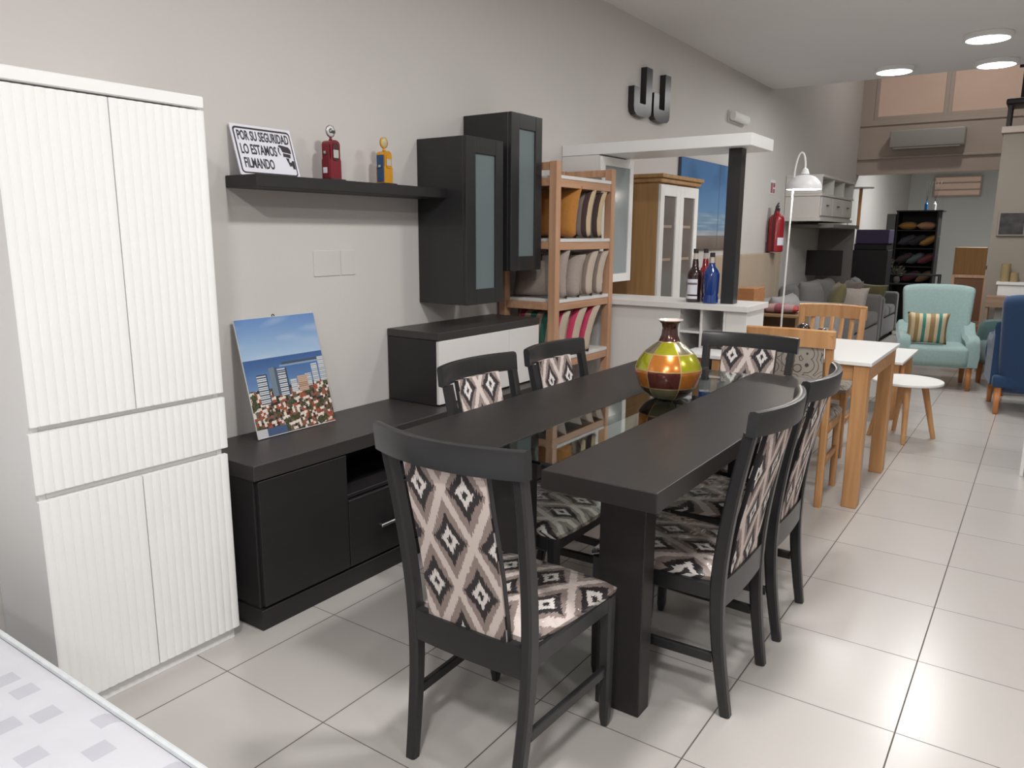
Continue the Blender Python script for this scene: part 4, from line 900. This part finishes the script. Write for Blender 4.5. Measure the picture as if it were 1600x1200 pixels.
a = at(1542, 461, 1, 7.15); b_ = at(1573, 480, 1, 7.15)
t = thing('wooden_side_table', 'light wood side table between the armchair and the teal sofa', 'side table', ((a.x+b_.x)/2, 7.2, 0), world=True)
part('drawer_box', B(a.x, b_.x, 7.03, 7.20, b_.z, a.z, bev=.003), wood('dusky_wood', L(140, 112, 92), L(156, 128, 106), axis=0), t)
for x in (a.x+.005, b_.x-.03):
    for y in (7.04, 7.165): part('leg', B(x, x+.025, y, y+.025, 0, b_.z), MATS['dusky_wood'], t)
# folded wooden frames behind the armchair
a = at(1487, 429, 1, 7.6); b_ = at(1532, 520, 1, 7.6)
t = thing('wooden_chair', 'plain wooden chair frame behind the pale blue armchair', 'chair', ((a.x+b_.x)/2, 7.7, 0), world=True)
bm = NB(); box(bm, a.x, a.x+.03, 7.6, 7.63, 0, a.z); box(bm, b_.x-.03, b_.x, 7.6, 7.63, 0, a.z); box(bm, a.x+.03, b_.x-.03, 7.6, 7.63, a.z-.03, a.z); part('back_frame', bm, wood('pale_frame_wood', L(160, 124, 98), L(184, 148, 120)), t)
part('back_panel', B(a.x+.03, b_.x-.03, 7.61, 7.62, .5, a.z-.03, bev=0), mat('brown_leather', L(104, 70, 48), .5, nscale=9), t); part('seat', B(a.x, b_.x, 7.64, 8.0, .44, .47), MATS['pale_frame_wood'], t)
bm = NB(); box(bm, a.x, a.x+.03, 7.97, 8.0, 0, .44); box(bm, b_.x-.03, b_.x, 7.97, 8.0, 0, .44); part('front_legs', bm, MATS['pale_frame_wood'], t)
a = at(1493, 386, 1, 11.2); b_ = at(1536, 450, 1, 11.2)
solo('wooden_headboard', B(a.x, b_.x, 11.2, 11.25, 0, a.z, bev=.004), wood('ochre_board', L(150, 108, 58), L(168, 124, 70)), 'ochre wooden board standing in the back room', 'board')
# stool on the mezzanine
a = at(1573, 158, 1, 7.6)
t = thing('bar_stool', 'dark stool on the mezzanine at the top right corner', 'stool', (a.x+.2, 7.78, 2.42), world=True); z0 = 2.42; M_ds = mat('dark_stool_wood', L(44, 36, 40), .5, nscale=20)
part('seat', B(a.x, a.x+.42, 7.55, 7.95, a.z-.04, a.z+.02, bev=.02, seg=3), M_ds, t, smooth=True)
for x in (a.x+.02, a.x+.36):
    for y in (7.58, 7.88): part('leg', B(x, x+.035, y, y+.035, z0+.001, a.z-.04), M_ds, t)
bm = NB()
for k in range(4): box(bm, a.x+.10+.09*k, a.x+.13+.09*k, 7.9, 7.92, a.z+.02, a.z+.36)
box(bm, a.x+.06, a.x+.44, 7.895, 7.925, a.z+.36, a.z+.42); part('back_slats', bm, M_ds, t)
# ------------------------------------------------------------------ white desk with hutch on the wall
HX = -1.45
t = thing('wall_desk_hutch', 'white cabinet with three drawers and open cubbies fixed on the wall beyond the lamp', 'cabinet', (-1.65, 8, 1.54), world=True)
M_w2 = mat('white_satin_paint', L(206, 203, 198), .45, nscale=3, namt=.01)
bm = NB(); box(bm, -1.846, HX, 7.17, 8.78, 2.0, 2.025); box(bm, -1.846, HX, 7.17, 8.78, 1.80, 1.825)
for y in (7.17, 7.72, 8.25, 8.755): box(bm, -1.846, HX-.01, y, y+.022, 1.826, 1.999)
part('cubby_shelf', bm, M_w2, t)
part('drawer_case', B(-1.846, HX-.02, 7.18, 8.77, 1.565, 1.799), M_w2, t)
for k in range(3):
    y0 = 7.20+.52*k; d = part('drawer', B(HX-.019, HX-.004, y0, y0+.5, 1.59, 1.79), M_w2, t); part('handle', B(HX-.004, HX+.01, y0+.2, y0+.30, 1.70, 1.708), M_ink, d)
part('bottom_board', B(-1.846, HX+.0, 7.16, 8.79, 1.53, 1.564), M_w2, t)
t = thing('display_shelf', 'grey board shelf below the white drawers on the left wall', 'shelf', (-1.6, 8.3, 0), world=True); M_gb = mat('grey_board', L(120, 116, 112), .6, nscale=5)
part('board', B(-1.846, -1.38, 7.5, 8.90, 1.46, 1.50), M_gb, t); part('side_panel', B(-1.846, -1.42, 8.83, 8.88, 0, 1.459), M_gb, t); 
a = at(1276, 391, 1, 8.3); b_ = at(1314, 425, 1, 8.3)
solo('dark_panel', B(-1.849, b_.x, 8.30, 8.33, b_.z-.05, a.z, bev=.004), mat('dark_screen', L(38, 36, 36), .2, nscale=3), 'dark flat screen leaning on the wall above the long sofa', 'screen')
# round pedestal table standing high, black cubes, purple box
a = at(1346, 293, 1, 10.6)
t = thing('pedestal_table', 'small round white topped table with one wooden leg, standing high in the background', 'table', (a.x, 10.6, 0))
b = NB(); lathe(b, [(.001, a.z-.015), (.17, a.z-.015), (.175, a.z), (.001, a.z)], 32); part('tabletop', b, M_w2, t, smooth=True); part('leg', B(-.02, .02, -.02, .02, 1.462, a.z-.016), M_chairwood, t)
def pbox(name, px0, py0, px1, py1, Y, dep, m, label, cat, zb=None, grp=None, bev=.01):
    a = at(px0, py0, 1, Y); b = at(px1, py1, 1, Y)
    return solo(name, B(a.x, b.x, Y, Y+dep, b.z if zb is None else zb, a.z, bev=bev, seg=2), m, label, cat, grp)
M_bk = mat('black_upholstery', L(30, 28, 30), .6, nscale=20); M_pu = mat('purple_upholstery', L(64, 54, 84), .7, nscale=20)
q = at(1333, 400, 1, 10.4)
o1 = pbox('storage_cube', 1333, 390, 1382, 450, 10.4, .39, M_bk, 'large black block at the bottom of the dark stack behind the sofas', 'box', zb=0)
zt0 = at(1333, 390, 1, 10.4).z
o2 = solo('storage_cube', B(q.x, q.x+.44, 10.4, 10.79, zt0+.001, 1.26, bev=.01, seg=2), M_bk, 'black block in the middle of the dark stack, under the purple one', 'box')
o3 = solo('storage_cube', B(q.x+.02, q.x+.46, 10.37, 10.79, 1.261, 1.46, bev=.01, seg=2), M_pu, 'purple block on the dark stack behind the sofas', 'box')
# the black shelf with rolled cushions (in the back room)
YS = 11.3; a = at(1402, 331, 1, YS); b_ = at(1468, 331, 1, YS)
t = thing('display_cabinet', 'tall black shelf unit full of coloured cushions at the back', 'shelf unit', ((a.x+b_.x)/2, YS, 0), world=True)
bm = NB(); box(bm, a.x, a.x+.025, YS, YS+.4, 0, a.z); box(bm, b_.x-.025, b_.x, YS, YS+.4, 0, a.z); box(bm, a.x, b_.x, YS+.4, YS+.42, 0, a.z); box(bm, a.x-.01, b_.x+.05, YS-.01, YS+.42, a.z, a.z+.02); part('carcass', bm, M_bk, t)
part('side_board', B(a.x-.13, a.x-.01, YS-.02, YS+.38, 0, a.z-.03), mat('grey_green_board', L(96, 100, 98), .6, nscale=5), t)
zs_ = [a.z-.27, a.z-.54, a.z-.81, a.z-1.08]
for z in zs_: part('shelf_board', B(a.x+.026, b_.x-.026, YS+.01, YS+.4, z-.015, z), M_bk, t)
cols = [('ochre_velvet', (170, 124, 62)), ('peach_velvet', (186, 138, 104)), ('slate_velvet', (62, 60, 72)), ('dark_slate_velvet', (50, 44, 52)), ('gold_velvet', (160, 118, 56)), ('umber_velvet', (66, 52, 52)), ('teal_grey_velvet', (92, 106, 106)), ('wine_velvet', (112, 52, 60)), ('plum_velvet', (104, 44, 54)), ('sand_velvet', (130, 104, 76))]
lay = [(0, .27, 0, .0, 'left'), (0, .72, 1, .0, 'right'), (1, .28, 2, .45, 'left'), (1, .54, 3, .45, 'middle'), (1, .80, 4, .5, 'right'), (2, .25, 5, .45, 'left'), (2, .52, 6, .55, 'middle'), (2, .80, 7, .5, 'right'), (3, .45, 8, .45, 'left'), (3, .78, 9, .6, 'right')]
rn = ['top', 'second', 'third', 'lowest visible']
W_ = b_.x-a.x
for r, fx, ci, tilt, sd in lay:
    c = cols[ci]; n_, cc = c; b = cushion(.27, .27, .12, 8); o = link('cushion', b, plainfab(n_, L(*cc)))
    o.rotation_euler = (0, -PI/2+(tilt if tilt else .0) if not tilt else -PI/2+PI/2-1.05+.2, 0); 
    # lying on its side: thin edge towards the viewer
    o.rotation_euler = (-PI/2, 0, 0) if not tilt else (-PI/2, -tilt, 0)
    zc = zs_[r]+.062+(.055 if tilt else 0)
    o.location = (a.x+fx*W_, YS+.04, zc); o['label'] = '%s cushion on the %s row of the black shelf unit, %s' % (n_.replace('_velvet', '').replace('_', ' '), rn[r], sd); o['category'] = 'cushion'; o['group'] = 'cushions in the black shelf unit'
# things on the shelf top: two reed diffusers
for px, mm, lb in ((1446, mat('blue_glass', L(36, 96, 150), .2, nscale=5), 'blue bottle with thin reeds on top of the black shelf unit'), (1459, mat('white_ceramic', L(200, 200, 198), .4, nscale=5), 'white bottle with thin reeds on top of the black shelf unit')):
    p = at(px, 330, 1, YS+.1); t = thing('reed_diffuser', lb, 'ornament', (p.x, YS+.12, a.z+.0205))
    b = NB(); lathe(b, [(.024, 0), (.026, .09), (.012, .11), (.010, .13)], 16); part('bottle', b, mm, t, smooth=True)
    b = NB()
    for k in (-1, 0, 1): sweep(b, [(0, 0, .12), (.045*k+.02, 0, .42)], (.004, .004), side=Vector((0, 1, 0)), n=5)
    part('reeds', b, M_ink, t)
# artificial plants and glassware on a black console
p = at(1395, 432, 1, 10.95)
t = thing('console_table', 'black metal console with rails in front of the shelf unit', 'console table', (-.95, 10.97, 0), world=True)
a = at(1330, 428, 1, 10.95); b_ = at(1468, 436, 1, 10.95)
bm = NB(); box(bm, a.x, b_.x, 10.9, 10.92, .80, .82, .001); box(bm, a.x, b_.x, 10.9, 10.92, .66, .68, .001); box(bm, a.x, b_.x, 11.14, 11.16, .80, .82, .001)
for x in (a.x, b_.x-.02):
    for y in (10.9, 11.14): box(bm, x, x+.02, y, y+.02, 0, .80, .001)
part('frame', bm, M_ink, t); part('shelf', B(a.x+.02, b_.x-.02, 10.92, 11.14, .66, .675, bev=0), M_bk, t)
def plant(x, y, z, h, seed, label):
    t = thing('artificial_plant', label, 'plant', (x, y, z), 0, 'grey green artificial plants on the console'); rnd = random.Random(seed)
    b = NB(); lathe(b, [(.03, 0), (.045, .03), (.045, .08), (.035, .10)], 16); part('pot', b, M_gb, t, smooth=True)
    b = NB()
    for k in range(60):
        a_ = rnd.random()*2*PI; e = rnd.random()*1.3; r = h*(.35+.65*rnd.random()); d_ = Vector((math.cos(a_)*math.sin(e), math.sin(a_)*math.sin(e)*.5, math.cos(e)))
        c = Vector((0, 0, .09))+d_*r; s_ = d_.cross(Vector((rnd.random(), 0, 1))).normalized()*.022; u_ = d_*.035
        V = [b.verts.new(c-u_), b.verts.new(c+s_), b.verts.new(c+u_), b.verts.new(c-s_)]; b.faces.new(V)
    part('foliage', b, mat('grey_green_leaves', L(112, 112, 98), .7, nscale=12, namt=.25), t)
pl = ['tall greyish artificial plant at the left end of the console', 'greyish artificial plant in the middle of the console', 'low pale artificial plant nearest the black shelf unit']
for k, (px, h) in enumerate(((1366, .36), (1384, .26), (1402, .17))):
    p = at(px, 425, 1, 11.03); plant(p.x, 11.03, .676, h, k, pl[k])
p = at(1440, 440, 1, 10.4); q = at(1452, 452, 1, 10.4)
solo('small_wooden_box', B(p.x-.06, p.x+.07, 10.4, 10.5, .0, .62, bev=.004), MATS['orange_wood'], 'narrow orange wooden stand between the dark sofa and the pale blue armchair', 'stand')
# air conditioner on the upper back wall
a = at(1391, 206, 1, YB-.2); b_ = at(1506, 230, 1, YB-.2)
t = thing('air_conditioner', 'long white air conditioner on the back wall under the upper windows', 'air conditioner', ((a.x+b_.x)/2, YB-.1, 2.6), world=True)
part('housing', B(a.x, b_.x, YB-.20, YB-.001, 2.60, 2.84, bev=.02, seg=3), mat('ac_white_plastic', L(168, 166, 160), .4, nscale=3, namt=.01), t, smooth=True); part('air_flap', B(a.x+.05, b_.x-.05, YB-.19, YB-.12, 2.585, 2.60, bev=.002), MATS['ac_white_plastic'], t)
p = at(1490, 212, 1, 16.0)
# narrow frames hanging on the side of the cream wall
a = at(1541, 333, 1, 9.6)
t = thing('wall_frame', 'narrow wooden frame hanging at the edge of the back room opening', 'picture', (.1, 9.6, 1.2), world=True)
bm = NB(); box(bm, .125, .148, 8.6, 8.63, 1.28, 1.75, .001); box(bm, .125, .148, 9.2, 9.23, 1.28, 1.75, .001); box(bm, .125, .148, 8.63, 9.2, 1.72, 1.75, .001); box(bm, .125, .148, 8.63, 9.2, 1.28, 1.31, .001); part('frame', bm, mat('dark_brown_frame', L(70, 56, 48), .5, nscale=20), t)
part('panel', B(.135, .142, 8.63, 9.2, 1.31, 1.72, bev=0), M_gb, t)
